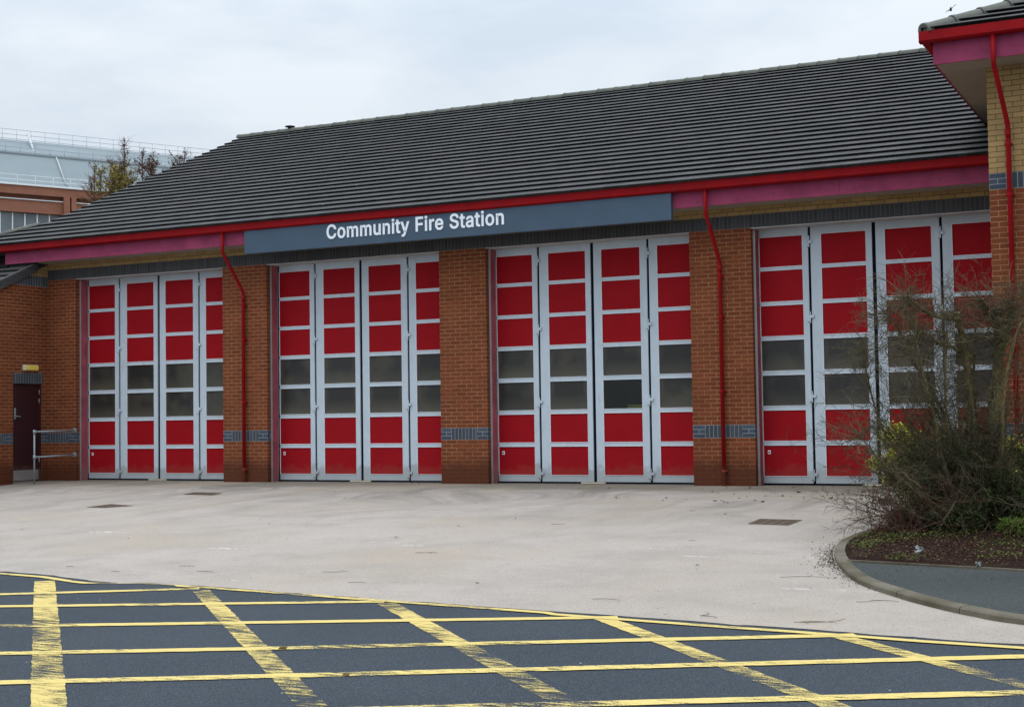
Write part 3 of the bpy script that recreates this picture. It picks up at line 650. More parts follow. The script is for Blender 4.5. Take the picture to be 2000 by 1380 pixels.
# sign -----------------------------------------------------------------
SG = thing('fascia_sign', 'long blue-grey sign board reading Community Fire Station in white, on the eaves', 'sign', (5.045, -.60, 4.583))
part('sign_board', bx(5.045, 14.12, -.60, -.505, 4.583, 5.045), M_sign, SG, (5.045, -.6, 4.583), .004)
GLYPHS = {'C': (510, [[267,-7,225,-3,186,7,150,25,119,49,92,79,70,115,53,157,44,203,40,254,44,305,53,352,70,393,92,429,119,459,150,484,186,501,225,512,267,516,293,514,317,511,340,504,362,496,383,485,402,471,419,456,435,438,448,418,459,397,467,373,473,348,408,348,404,365,397,380,389,395,380,407,369,418,357,428,344,437,330,444,315,449,300,453,284,455,267,456,237,453,209,445,184,432,161,414,141,391,125,364,113,332,106,295,103,254,106,213,113,177,125,145,141,117,161,94,184,76,210,63,237,56,267,53,284,54,300,56,315,60,330,65,344,72,357,81,369,90,380,102,389,114,397,128,404,144,408,160,473,160,467,135,459,112,448,91,435,71,420,53,402,38,383,24,363,13,341,5,317,-2,293,-6]]), 'o': (415, [[207,-8,174,-5,144,3,117,16,93,35,72,58,56,85,44,116,37,150,34,187,37,225,44,260,56,291,72,318,93,341,117,360,144,374,174,382,207,384,241,382,271,374,299,360,323,341,343,318,359,291,371,260,379,225,381,187,379,150,371,116,359,85,343,58,323,35,299,16,271,3,241,-5], [207,46,231,49,252,55,270,66,285,80,298,97,307,117,314,139,318,163,319,187,318,212,314,236,307,258,298,278,285,296,270,310,252,321,231,328,207,330,184,328,163,321,145,310,130,296,118,278,108,258,102,236,98,212,96,187,98,163,102,139,108,117,118,97,130,80,145,66,163,55,184,49]]), 'm': (610, [[53,0,53,379,112,379,112,295,108,295,114,314,122,331,132,346,144,358,158,368,172,376,187,382,203,385,219,386,245,383,268,375,287,361,303,342,314,320,321,295,312,295,318,312,326,329,337,343,350,356,364,366,381,375,398,381,417,385,437,386,458,385,478,380,497,372,514,361,529,346,541,328,550,307,555,283,557,255,557,0,496,0,496,254,493,279,485,298,473,313,456,323,438,329,419,330,402,329,387,326,374,320,363,312,353,302,345,290,340,277,336,263,335,247,335,0,274,0,274,260,272,280,265,297,253,311,238,322,220,328,199,330,185,329,171,326,158,320,145,312,135,302,126,289,119,274,115,257,114,238,114,0]]), 'u': (410, [[182,-5,158,-3,135,2,115,11,97,23,82,39,69,59,60,82,54,109,53,139,53,379,114,379,114,144,116,117,124,94,137,75,154,61,175,53,200,50,218,51,234,55,249,62,263,71,274,83,283,97,290,113,295,132,296,153,296,379,357,379,357,0,298,0,298,92,307,92,294,60,277,35,257,17,234,5,209,-3]]), 'n': (410, [[114,227,114,0,53,0,53,379,112,379,112,287,102,287,116,319,132,344,152,362,175,374,200,382,227,384,252,383,275,377,295,369,313,356,328,340,341,321,350,298,355,271,357,240,357,0,296,0,296,235,293,263,286,286,273,304,256,318,235,326,210,329,192,328,176,324,161,317,147,308,136,297,126,283,119,266,115,248]]), 'i': (167, [[53,0,53,379,114,379,114,0], [84,443,73,444,63,448,54,455,47,463,43,472,41,483,43,494,47,504,54,512,63,518,73,522,84,524,95,522,105,518,114,512,121,504,125,494,126,483,125,472,121,463,114,455,105,448,95,444]]), 't': (227, [[204,379,204,327,6,327,6,379], [65,471,126,471,126,98,127,83,130,70,136,61,144,55,156,51,170,50,175,50,180,50,185,51,191,52,197,53,202,54,213,2,207,0,200,-2,192,-3,184,-3,176,-4,168,-4,138,-1,113,7,92,21,77,41,68,64,65,93]]), 'y': (389, [[47,-139,61,-86,71,-87,83,-89,94,-90,104,-89,113,-86,122,-81,130,-74,138,-64,145,-51,151,-36,163,-1,17,379,84,379,165,155,173,132,180,109,187,87,193,64,199,42,206,21,184,21,190,42,196,64,202,87,209,110,216,132,224,155,305,379,371,379,204,-58,196,-77,187,-93,177,-107,165,-119,153,-128,139,-136,125,-141,109,-144,91,-145,82,-145,73,-144,65,-143,57,-142,52,-140]]), 'F': (410, [[60,0,60,509,369,509,369,452,125,452,125,278,346,278,346,221,125,221,125,0]]), 'r': (259, [[53,0,53,379,112,379,112,321,115,321,124,339,137,354,152,367,171,377,191,383,213,385,218,385,223,385,229,384,235,384,240,384,243,384,243,322,241,323,236,324,230,324,223,325,215,326,207,326,190,324,174,321,159,315,146,306,135,296,126,284,119,269,115,254,114,237,114,0]]), 'e': (404, [[212,-8,177,-5,145,3,117,16,92,35,72,58,56,85,44,116,37,150,34,187,36,224,44,258,55,290,71,317,91,340,115,359,142,373,172,382,205,384,226,383,246,380,266,374,285,366,303,355,319,341,334,324,347,305,357,282,365,256,370,227,371,194,371,169,97,169,98,151,102,127,110,106,121,88,135,73,151,61,169,53,190,48,212,46,227,47,241,49,254,53,265,58,276,65,285,73,294,82,300,93,306,105,365,91,358,72,348,55,335,39,320,26,302,14,283,4,261,-3,237,-7], [308,221,308,226,304,248,298,269,288,286,277,301,263,314,246,323,227,328,205,330,183,328,164,323,146,313,131,301,119,286,109,270,102,251,97,231,96,221]]), 'S': (447, [[224,-9,188,-7,156,-1,128,9,102,23,81,40,64,60,51,83,42,109,38,137,104,137,108,118,114,102,123,88,136,76,150,66,166,59,185,53,204,50,224,49,246,50,267,54,286,60,303,69,317,79,329,92,338,106,344,122,346,139,344,154,340,168,332,179,322,189,310,197,296,205,280,211,263,217,245,222,184,239,145,253,112,269,86,289,67,313,56,341,52,372,54,400,62,425,75,448,92,468,113,484,138,498,165,508,195,514,227,516,259,514,289,508,316,498,340,484,360,468,377,449,390,427,398,403,401,378,337,378,332,402,320,421,302,437,280,449,254,456,225,459,204,457,185,454,167,448,152,440,139,430,129,418,121,405,117,391,115,376,117,359,122,345,131,334,142,324,155,315,169,308,184,302,198,297,212,293,264,279,279,275,295,270,312,264,328,256,344,248,359,238,372,226,384,213,395,198,402,180,407,161,408,139,406,112,399,87,386,64,370,43,349,25,323,11,294,0,261,-7]]), 'a': (389, [[160,-9,137,-7,115,-3,94,5,76,15,60,29,48,45,38,63,32,84,30,108,32,128,36,146,43,161,53,174,64,184,78,193,92,200,108,206,125,211,143,214,161,217,178,220,200,223,218,225,234,227,247,229,257,231,265,235,271,240,274,246,276,255,276,257,275,272,272,285,267,297,260,307,251,315,240,322,227,327,212,330,196,331,178,330,163,327,149,322,137,316,127,309,118,301,110,292,104,283,100,274,41,291,51,313,64,331,79,346,95,358,114,368,133,375,153,380,173,383,194,384,208,384,223,382,239,379,255,375,271,369,286,360,300,350,312,336,322,320,330,301,335,278,337,251,337,0,277,0,277,52,272,52,267,43,260,34,252,25,242,16,229,8,215,1,199,-4,181,-7], [170,45,192,47,211,51,228,59,242,68,254,80,263,93,270,108,274,122,276,138,276,190,272,187,267,184,259,182,251,180,241,178,231,176,221,174,210,173,200,171,191,170,182,169,175,168,161,166,147,163,134,159,122,153,112,147,103,139,97,130,93,118,92,105,93,93,96,82,102,72,109,64,119,57,130,52,142,48,156,46]])}
# letter outlines (thousandths of the letter height unit), each filled as a 2D curve thickened a little, then laid out along the board
LV, LF = [], []; pen = 0
for ch in 'Community Fire Station':
    if ch == ' ': pen += .225; continue
    adv, loops = GLYPHS[ch]
    for gi, grp in enumerate([[lp] for lp in loops] if ch in 'ti' else [loops]):      # t and i have no holes: each stroke on its own
        tx = bpy.data.curves.new('letter', 'CURVE'); tx.dimensions = '2D'; tx.fill_mode = 'BOTH'; tx.extrude = .006+.0015*gi; tx.offset = .017
        for lp in grp:
            sp = tx.splines.new('POLY'); k = len(lp)//2; sp.points.add(k-1); sp.use_cyclic_u = True
            for i in range(k): sp.points[i].co = (lp[2*i]/1000, lp[2*i+1]/1000, 0, 1)
        tob = bpy.data.objects.new('text_tmp', tx); C.objects.link(tob); bpy.context.view_layer.update()
        me = bpy.data.meshes.new_from_object(tob.evaluated_get(bpy.context.evaluated_depsgraph_get())); bpy.data.objects.remove(tob)
        n0 = len(LV); LV += [(v.co.x+pen, v.co.y, v.co.z) for v in me.vertices]; LF += [tuple(n0+i for i in p.vertices) for p in me.polygons]; bpy.data.meshes.remove(me)
    pen += adv/1000+.026
x0, x1 = min(v[0] for v in LV), max(v[0] for v in LV); capv = .512
sx = (10.895-7.03)/(x1-x0); sy = .262/capv
lm = MB(); lm.v = [(7.03+(v[0]-x0)*sx, -.6065-v[2], 4.752+v[1]*sy) for v in LV]; lm.f = LF; lm.sm = [False]*len(lm.f)
part('lettering', lm, M_white, SG, (7.03, -.604, 4.75))

# side range on the left -------------------------------------------------
def side_wall():
    o = part('side_wall', MB().box(-1.1, XC, -3.6, -1.014, -.15, .825).box(-1.1, XC, -.165, 0, -.15, .825), M_brick, ST, (XC, 0, 0))
    part('upper_brickwork', MB().box(-1.1, XC, -3.6, -1.014, 1.05, 2.135).box(-1.1, XC, -.165, 0, 1.05, 2.135)
         .box(-1.1, XC, -3.6, -1.014, 2.135, 2.36).box(-1.1, XC, -.144, 0, 2.135, 2.36).box(-1.1, XC, -3.6, 0, 2.36, 4.275-.9 if False else 3.0), M_brick, o, (XC, 0, 0))
    # wall head follows the slope of the low roof
    zr = lambda y: 4.56+.445*(y+.5)
    part('wall_head', MB().prism([(0, 3.0), (-3.6, 3.0), (-3.6, zr(-3.6)), (-1.14, 4.275), (0, 4.275)], 0, -1.1, XC), M_brick, o, (XC, 0, 0))
    part('blue_brick_band', MB().box(-1.1, XC, -3.6, -1.239, .825, 1.05), M_blue_v, o, (XC, 0, .825))
    part('band_end_stack', MB().box(-1.1, XC, -1.239, -1.014, .825, 1.05), M_blue_h, o, (XC, 0, 0)); part('band_end_stack', MB().box(-1.1, XC, -.165, 0, .825, 1.05), M_blue_h, o, (XC, 0, 0))
    part('door_lintel', MB().box(-1.1, XC+.002, -1.019, -.144, 2.135, 2.36), M_blue_v, o, (XC, -1.019+.82-XC-.82, 2.135))
    part('soldier_course', MB().prism([(0, 4.275), (-1.14, 4.275), (zr(0) and -.633, 4.5), (0, 4.5)], 0, -1.1, XC), M_blue_v, o, (XC, 0, 4.275))
    part('buff_brickwork', MB().prism([(0, 4.5), (-.633, 4.5), (-.05, 4.76), (0, 4.77)], 0, -1.1, XC), M_buff, o, (XC, 0, 4.5))
    part('front_wall', MB().box(-7, XC, -3.9, -3.6, -.15, 3.05), M_brick, o, (-7, -3.9, 0))
    return o
side_wall()
lr = MB(); L0 = 3.2+.02
def zl(y): return 4.715+.445*(y+.5)
nlow = 10; y0l = -.42-nlow*G*CT
courses(lr, (0, y0l, zl(y0l)-.03), (1, 0, 0), (0, 1, 0), nlow, lambda s: -7.2, lambda s: -.86)
ys = -.42; courses(lr, (0, ys, zl(ys)-.03), (1, 0, 0), (0, 1, 0), 3, lambda s: -7.2, lambda s: -1.61)
LR = part('lower_roof', lr, M_tile, ST)
vg = MB(); vg.prism([(y0l-.02, zl(y0l)-.19), (y0l-.02, zl(y0l)+.02), (-.36, zl(-.36)+.02), (-.36, zl(-.36)-.17)], 0, -.86, -.74)
part('verge_tiles', vg, M_tile, LR)
part('shade_infill', MB().box(-1.568, XC-.003, -.40, -.002, 4.60, 4.788), M_black, LR, (-1, 0, 4.6))  # black block standing in for the shade between fascia and low roof
# side door
SD = part('side_door', MB().box(-.93, -.88, -.965, -.205, .01, 2.095), M_maroon, ST, (-.9, -.97, 0))
part('door_frame', MB().box(-.96, -.86, -1.012, -.965, 0, 2.133).box(-.96, -.86, -.205, -.167, 0, 2.133).box(-.96, -.86, -.965, -.205, 2.095, 2.133), M_maroon, SD, (-.9, -1.0, 0), .003)
part('kick_plate', MB().box(-.880, -.876, -.955, -.225, .03, .25), M_steel, SD, (-.88, -.6, .03))
hd = MB(); hd.box(-.882, -.868, -.93, -.885, 1.36, 1.60); hd.tube([(-.87, -.908, 1.42), (-.83, -.908, 1.42), (-.828, -.89, 1.42), (-.828, -.79, 1.41)], .011, 8); part('lever_handle', hd, M_galv, SD, (-.87, -.9, 1.4), .002)
for z in (.45, 1.75, 1.95): part('door_hinge', MB().tube([(-.872, -.208, z-.05), (-.872, -.208, z+.05)], .011, 8), M_galv, SD, (-.87, -.2, z))
# wing on the right --------------------------------------------------------
WD = 28.0
W0 = part('wing_wall', bx(WX, WD, WY, 12, -.15, .825), M_brick, ST, (WX, WY, 0), props={'label': 'taller wing wall of red brick with a buff upper part'})
part('blue_brick_band', bx(WX+.225, WD, WY, 12, .825, 1.05), M_blue_v, W0, (WX+.225, WY, .825)); part('band_end_stack', bx(WX, WX+.225, WY, 12, .825, 1.05), M_blue_h, W0, (WX, WY, 0))
part('upper_brickwork', bx(WX, WD, WY, 12, 1.05, 4.275), M_brick, W0, (WX, WY, 0))
part('blue_brick_band', bx(WX+.225, WD, WY, 12, 4.275, 4.5), M_blue_v, W0, (WX+.225, WY, 4.275)); part('band_end_stack', bx(WX, WX+.225, WY, 12, 4.275, 4.5), M_blue_h, W0, (WX, WY, 0))
part('buff_brickwork', bx(WX, WD, WY, 12, 4.5, 6.2), M_buff, W0, (WX, WY, 0))
fx, fy = 19.10, -3.66; gx, gy = 18.94, -3.80
part('wing_fascia', MB().box(fx, 29, fy, fy+.025, 5.985, 6.38).box(fx, fx+.025, fy+.025, 12, 5.985, 6.38), M_pink, ST, (fx, fy, 5.98))
part('wing_soffit', MB().box(fx+.025, 29, fy+.025, WY, 5.99, 6.005).box(fx+.025, WX, WY, 12, 5.99, 6.005), M_soffit, ST, (fx, fy, 5.99))
WG = gutter(gx, 29, gy, 6.43, ST, 'wing_gutter')
wg = MB(); wg.prism([(gx, 6.43), (gx+.003, 6.305), (gx+.035, 6.28), (gx+.125, 6.28), (gx+.125, 6.43)], 1, gy+.126, 12); part('side_gutter', wg, M_redpaint, WG, (gx, gy, 6.43))
wr = MB(); ry0 = gy-.0; zz = 6.435
courses(wr, (0, gy+.02, zz), (1, 0, 0), (0, 1, 0), 13, lambda s: gx+.03+s*CT, lambda s: 29-s*CT)
wr2 = MB(); hh = 13*G
wr2.quad((gx+.03, gy+.02, zz), (gx+.03+hh*CT, gy+.02+hh*CT, zz+hh*SN), (gx+.03+hh*CT, 14, zz+hh*SN), (gx+.03, 14, zz))
wr2.quad((29, gy+.02, zz), (29, 14, zz), (29-hh*CT, 14, zz+hh*SN), (29-hh*CT, gy+.02+hh*CT, zz+hh*SN))
wr2.quad((gx+.03+hh*CT, gy+.02+hh*CT, zz+hh*SN), (29-hh*CT, gy+.02+hh*CT, zz+hh*SN), (29-hh*CT, 14, zz+hh*SN), (gx+.03+hh*CT, 14, zz+hh*SN))
WR = part('wing_roof', wr, M_tile, ST); part('side_slope', wr2, M_tile, WR)
ridge_tiles((gx+.06, gy+.06, zz+.0), (gx+.06+hh*CT, gy+.06+hh*CT, zz+.0+hh*SN), .125, .48, 'hip_tile_run', WR, .95)
eb = MB(); eb.box(gx+.06, gx+.20, gy+.02, gy+.08, 6.38, 6.48); part('hip_end_cap', eb, M_ridge, WR)
downpipe(19.985, WY-.065, gy+.07, 6.29, 5.90, 5.13, -.08, -.085)

# ------------------------------------------------------------------ things at the building
HR = thing('handrail', 'galvanised tube handrail with two bars beside the maroon side door', 'handrail', (-.03, -1.186, 0))
part('post', MB().tube([(-.03, -1.186, -.02), (-.03, -1.186, 1.07)], .019, 12), M_galv, HR, (-.03, -1.186, 0))
for z in (1.085, .55):
    part('rail', MB().tube([(-.03, -1.186, z-.004), (-.03, -.01, z+.012)], .017, 12), M_galv, HR, (-.03, -1.18, z))
    part('wall_flange', MB().tube([(-.03, -.02, z+.012), (-.03, -.001, z+.012)], .055, 14), M_galv, HR, (-.03, 0, z))
    part('clamp', MB().tube([(-.03, -1.186, z-.045), (-.03, -1.186, z+.035)], .030, 12).tube([(-.03, -1.19, z-.004), (-.03, -1.12, z-.003)], .028, 12), M_galv, HR, (-.03, -1.186, z))
WL = thing('wall_light', 'cream bulkhead light with yellow diffuser above the maroon side door', 'light', (-.82, -.55, 2.42))
part('housing', MB().box(XC, -.76, -.758, -.341, 2.414, 2.535), M_cream, WL, (-.8, -.55, 2.42), .012)
part('diffuser', MB().box(-.76, -.735, -.70, -.355, 2.425, 2.525), M_yellow, WL, (-.75, -.55, 2.42), .01)

def cover(poly, label):
    xs_ = [p[0] for p in poly]; ys_ = [p[1] for p in poly]; cx, cy = sum(xs_)/len(poly), sum(ys_)/len(poly)
    t = thing('manhole_cover', label, 'manhole cover', (cx, cy, tz(cx, cy)), 'drain covers in the forecourt')
    def ring(k, dz): return [(cx+(x-cx)*k, cy+(y-cy)*k, tz(cx+(x-cx)*k, cy+(y-cy)*k)+dz) for x, y in poly]
    m = MB(); a, b = ring(1.0, .006), ring(.93, .006); n = len(poly)
    for i in range(n): m.quad(a[i], a[(i+1) % n], b[(i+1) % n], b[i]); m.quad(ring(1, -.02)[i], ring(1, -.02)[(i+1) % n], a[(i+1) % n], a[i])
    part('frame', m, M_cast, t, (cx, cy, tz(cx, cy)))
    m = MB(); c = ring(.915, .005); m.quad(*c)
    for i in range(4):
        for j in range(4):
            u, v = (i+.5)/4, (j+.5)/4
            p = Vector(c[0])*(1-u)*(1-v)+Vector(c[1])*u*(1-v)+Vector(c[2])*u*v+Vector(c[3])*(1-u)*v
            m.tube([p, p+Vector((0, 0, .004))], .045, 6, sm=False)
    part('plate', m, M_cast, t, (cx, cy, tz(cx, cy)))
cover([(5.28, -5.27), (5.30, -4.72), (5.97, -4.92), (5.72, -5.32)], 'rusty drain cover furthest left in the forecourt, before the first bay door')
cover([(5.32, -2.85), (5.21, -2.38), (5.95, -2.50), (6.04, -2.89)], 'thin dark drain cover nearest the brick pier with the left downpipe')
cover([(17.03, -5.95), (17.0, -5.32), (17.58, -5.38), (17.58, -6.02)], 'dark drain cover at the right, before the fourth bay door near the shrubs')

# ------------------------------------------------------------------ plants
def grow(mb, p, d, L, r, depth, rg, kids=(3, 5), droop=0., n=3, wig=.25, taper=.35, ang=(.4, .9), kid_len=(.45, .75), rmin=.0022):
    segs = max(3, min(9, int(L/.11))) if depth > 0 else 3
    pts = [Vector(p)]; dd = Vector(d).normalized(); rad = [r]
    for i in range(segs):
        dd = (dd+Vector((rg.gauss(0, wig), rg.gauss(0, wig), rg.gauss(0, wig)-droop))*.6).normalized()
        pts.append(pts[-1]+dd*(L/segs)); rad.append(r*(1-(1-taper)*(i+1)/segs))
    mb.tube(pts, rad, n if depth < 2 else n+1, cap=False)
    if depth > 0:
        for _ in range(rg.randint(*kids)):
            t = rg.uniform(.2, 1.0); k = min(segs-1, int(t*segs)); q = pts[k].lerp(pts[k+1], t*segs-k)
            base = (pts[k+1]-pts[k]).normalized(); a = rg.uniform(*ang)
            s = base.cross(Vector((rg.gauss(0, 1), rg.gauss(0, 1), rg.gauss(0, 1)))).normalized()
            nd = base*math.cos(a)+s*math.sin(a)
            grow(mb, q, nd, L*rg.uniform(*kid_len), max(rmin, rad[k]*.5), depth-1, rg, kids, droop, n, wig, taper, ang, kid_len, rmin)
    return pts
def leaf(mb, p, size, rg, flat=0.):
    a = rg.uniform(0, 6.28); t = rg.uniform(-1, 1)*(1-flat); u = Vector((math.cos(a), math.sin(a), t*.8)).normalized()
    v = u.cross(Vector((rg.gauss(0, 1-flat*.9), rg.gauss(0, 1-flat*.9), 1))).normalized(); s = size*rg.uniform(.6, 1.3); w_ = u.cross(v)*s*.12
    p = Vector(p); mb.quad(p-u*s*.5, p-v*s*.26+w_, p+u*s*.5, p+v*s*.26+w_)
def poly(mb, pts, r0, r1, n=8):
    P = [Vector(p) for p in pts]; out = []
    for i in range(len(P)-1):
        p0 = P[max(i-1, 0)]; p1 = P[i]; p2 = P[i+1]; p3 = P[min(i+2, len(P)-1)]
        for k in range(4):
            t = k/4; out.append(.5*((2*p1)+(p2-p0)*t+(2*p0-5*p1+4*p2-p3)*t*t+(3*p1-p0-3*p2+p3)*t**3))
    out.append(P[-1]); m = len(out)
    mb.tube(out, [r0+(r1-r0)*i/(m-1) for i in range(m)], n); return out

DB = 16.75                                  # distance of the big shrub
rg = random.Random(11)
BS = thing('bare_shrub', 'large pruned bare shrub with thick mossy stems on the planting bed', 'shrub', (20.1, -7.3, tz(20.1, -7.3)+.06))
tr = MB(); tw = MB(); ct = MB()
limbs = [([(1930, 1052, 0), (1926, 960, 0), (1931, 880, 0), (1940, 800, .05), (1950, 715, .1), (1951, 650, .1), (1950, 604, .1)], .085, .055),
         ([(1924, 1040, -.15), (1906, 880, -.1), (1896, 800, -.1), (1889, 722, -.1), (1878, 650, -.15), (1868, 612, -.2)], .05, .036),
         ([(1950, 700, .1), (1967, 652, 0), (1974, 622, -.05), (1979, 592, -.1)], .045, .032),
         ([(1872, 622, -.2), (1836, 619, -.25), (1805, 606, -.3), (1771, 580, -.35)], .032, .020),
         ([(1899, 700, 0), (1860, 678, .1), (1821, 664, .15), (1789, 644, .2), (1767, 600, .25)], .028, .016),
         ([(1915, 1000, .1), (1880, 900, .2), (1835, 790, .3), (1780, 700, .35), (1752, 640, .4), (1727, 608, .4)], .026, .010),
         ([(1905, 1020, -.3), (1850, 930, -.45), (1822, 800, -.5), (1800, 720, -.55), (1790, 660, -.5)], .024, .010),
         ([(1910, 1030, -.2), (1862, 900, -.3), (1846, 760, -.3), (1850, 650, -.3)], .022, .011),
         ([(1935, 1040, .2), (1915, 900, .3), (1902, 760, .3), (1905, 640, .3)], .026, .013),
         ([(1940, 1040, -.3), (1955, 900, -.4), (1962, 760, -.45), (1990, 640, -.4), (2030, 600, -.4)], .028, .014),
         ([(1945, 1040, .2), (2000, 900, .3), (2040, 780, .3), (2060, 640, .3)], .03, .014),
         ([(1950, 640, .1), (1930, 610, .0), (1918, 585, -.1)], .03, .02),
         ([(1905, 1030, .1), (1800, 930, .2), (1730, 850, .3), (1695, 740, .3), (1690, 680, .3)], .020, .006),
         ([(1900, 1030, -.5), (1790, 960, -.7), (1720, 900, -.8), (1680, 850, -.8)], .018, .006)]
LP = []
for pts, r0, r1 in limbs: LP.append((poly(tr, [at(x, y, DB+d) for x, y, d in pts], r0, r1), r0, r1))
for (x, y, d), r in (((1868, 611, -.2), .037), ((1979, 591, -.1), .034), ((1771, 579, -.35), .021), ((1950, 602, .1), .055), ((1767, 599, .25), .017), ((1918, 584, -.1), .021)):
    p = at(x, y, DB+d); part('pruned_end', MB().tube([p-up*.004, p+up*.012], r*1.02, 10, sm=False), M_cut, BS, p)
part('trunk', tr, M_bark, BS, BS.location)
for pts, r0, r1 in LP:                     # whippy regrowth along every limb
    m = len(pts)
    for i in range(int(m*.25), m):
        for _ in range(6 if i < m-2 else 15):
            d = Vector((rg.gauss(0, 1), rg.gauss(0, 1), rg.gauss(.3, .7)))-rt*.45
            grow(tw, pts[i], d, rg.uniform(.18, .58), .0044, 2 if rg.random() < .45 else 1, rg, (3, 5), .02, 3, .42, .4, (.5, 1.2), (.25, .55))
base = at(1905, 1040, DB); fan = MB()
for i in range(185):                       # arching crooked stems fanning out from the base, most of them low and towards the forecourt
    a = rg.uniform(.1, 1.35); left = rg.random() < .72; el_ = rg.uniform(.05, 1.0) if rg.random() < .8 else rg.uniform(1, 1.4)
    d = rt*math.sin(-a if left else a)*math.cos(el_)+Vector((0, 0, 1))*(math.sin(el_)+.12)+fw*rg.gauss(0, .35)
    d.normalize(); L = rg.uniform(.9, 2.05)*(1.0 if el_ < .9 else 1.2)
    p = base+rt*rg.gauss(0, .16)+fw*rg.gauss(0, .25); p.z = tz(p.x, p.y)+.05+rg.uniform(0, .12)
    grow(fan, p, d, L, rg.uniform(.007, .014), 2, rg, (7, 12), .03, 3, .30, .3, (.45, 1.15), (.14, .36), .0025)
part('stems', fan, M_stem, BS, BS.location)
part('twigs', tw, M_twig, BS, BS.location)
# low reddish twiggy shrub at the kerb
SR = thing('twiggy_shrub', 'low leafless shrub with dark reddish twigs at the tip of the kerb', 'shrub', (19.25, -6.9, tz(19.25, -6.9)+.06))
tw = MB()
for i in range(46):
    p = Vector((19.3+rg.gauss(0, .16), -6.9+rg.gauss(0, .2), 0)); p.z = tz(p.x, p.y)+.05
    d = Vector((rg.gauss(-.25, .8), rg.gauss(-.1, .7), rg.uniform(.35, 1.3)))
    grow(tw, p, d, rg.uniform(.35, .95), rg.uniform(.004, .007), 2, rg, (3, 6), 0, 3, .3, .35, (.4, .95), (.3, .55))
part('twigs', tw, M_twigred, SR, SR.location)
def bush(name, label, cat, c, rad, n, leafsize, mat, seed, stem=True, clumps=26, lo=0, group=None):
    rg = random.Random(seed); c = Vector(c); gz = tz(c.x, c.y)+.05
    t = thing(name, label, cat, (c.x, c.y, gz), group); lf = MB(); st = MB()
    cs = []
    for _ in range(clumps):
        while True:
            q = Vector((rg.uniform(-1, 1), rg.uniform(-1, 1), rg.uniform(-1, 1)))
            if .35 < q.length < 1: break
        cs.append((Vector((c.x+q.x*rad[0], c.y+q.y*rad[1], c.z+q.z*rad[2])), rg.uniform(.16, .42)))
    per = n//clumps
    for q, s in cs:
        if stem:
            b = Vector((c.x+rg.gauss(0, .08), c.y+rg.gauss(0, .08), gz)); mid = b.lerp(q, .5)+Vector((rg.gauss(0, .05), rg.gauss(0, .05), .1)); st.tube([b, mid, q], [.009, .006, .003], 4, cap=False)
        for _ in range(per):
            o = Vector((rg.gauss(0, 1), rg.gauss(0, 1), rg.gauss(0, .8)))*s*.5*min(rad)*1.1; p = q+o
            if p.z > gz: leaf(lf, p, leafsize, rg)
    part('foliage', lf, mat, t, t.location)
    if stem: part('stems', st, M_twig, t, t.location)
    return t
pb = at(1795, 868, 18.0)
bush('leafy_shrub', 'rounded shrub with yellow-green and bronze leaves behind the bare branches', 'shrub', (pb.x, pb.y, pb.z-.16), (.55, .42, .42), 13000, .052, M_lyel, 1, clumps=44)
pb = at(1965, 905, 18.2)
bush('leafy_shrub', 'yellow-green leafy shrub at the foot of the right wing downpipe', 'shrub', (pb.x, pb.y, pb.z-.30), (.65, .45, .58), 8000, .050, M_lyel, 2, clumps=38)
pb = at(1985, 930, 16.6)
bush('evergreen_shrub', 'dense dark green shrub right of the thick mossy trunk', 'shrub', (pb.x+.1, pb.y, pb.z-.1), (.6, .5, .72), 12000, .040, M_ldark, 3, clumps=56)
pb = at(1860, 965, 16.6)
bush('evergreen_shrub', 'dark green shrub low behind the fan of bare stems', 'shrub', (pb.x, pb.y, pb.z-.08), (.95, .5, .66), 17000, .038, M_ldark, 4, clumps=60)
pb = at(1985, 1040, 15.6)
bush('low_plant', 'low feathery bright green plant at the right edge of the bed', 'plant', (pb.x, pb.y, pb.z), (.28, .3, .2), 2600, .030, M_lgreen, 5, clumps=26)

# ground cover weeds, leaf litter (uncountable)
wd = MB(); rg = random.Random(21)
for cx, cy, rr, n in ((1735, 1048, .42, 700), (1700, 1056, .2, 260), (1762, 1078, .22, 300), (1745, 1092, .12, 150), (1950, 1075, .35, 260), (1850, 1045, .4, 260), (1960, 1060, .3, 300), (1790, 1092, .06, 60), (1690, 1062, .1, 90)):
    # pixel centre -> point on the bed
    o = CAM; d = (fw*FPX+rt*(cx-1000)-up*(cy-690)).normalized(); t = (-.14-o.z)/d.z; c = o+d*t
    for _ in range(int(n*.55)):
        x, y = c.x+rg.gauss(0, rr*.5), c.y+rg.gauss(0, rr*.6)
        if x < xk(y)+.02 or y < -9.52-.19*(x-19.27): continue
        leaf(wd, (x, y, tz(x, y)+.07+rg.random()*.05), .026, rg, .3)
tag(part('weeds', wd, M_lgreen), 'patches of small green weeds over the dark planting bed', 'weeds', None, 'stuff')
lt = MB()
for _ in range(7500):
    y = rg.uniform(-11, -5.2); x = xk(y)+abs(rg.gauss(0, 1.4))+.02
    if x > 23.5: continue
    ye = -9.62-.19*(x-19.27)
    if y < ye and rg.random() > .12*math.exp((y-ye)/.25)+.02: continue
    z = tz(x, y)+(.088 if y > ye else .055)
    leaf(lt, (x, y, z+rg.random()*.02), .026, rg, .6)
for _ in range(6500):                      # drifted against the outside of the kerb
    k = rg.randint(0, len(KR)-1); p = KR[k]
    if not (-11.2 < p.y < -6.5): continue
    dd = rg.expovariate(1/.075); tt = (KR[min(k+1, len(KR)-1)]-KR[max(k-1, 0)]).normalized(); q = p-Vector((-tt.y, tt.x))*(dd+.01)
    w_ = math.exp(-((p.y+9.3)/1.0)**2)
    if rg.random() > w_+.06: continue
    leaf(lt, (q.x, q.y, tz(q.x, q.y)+.012), .022, rg, .4)
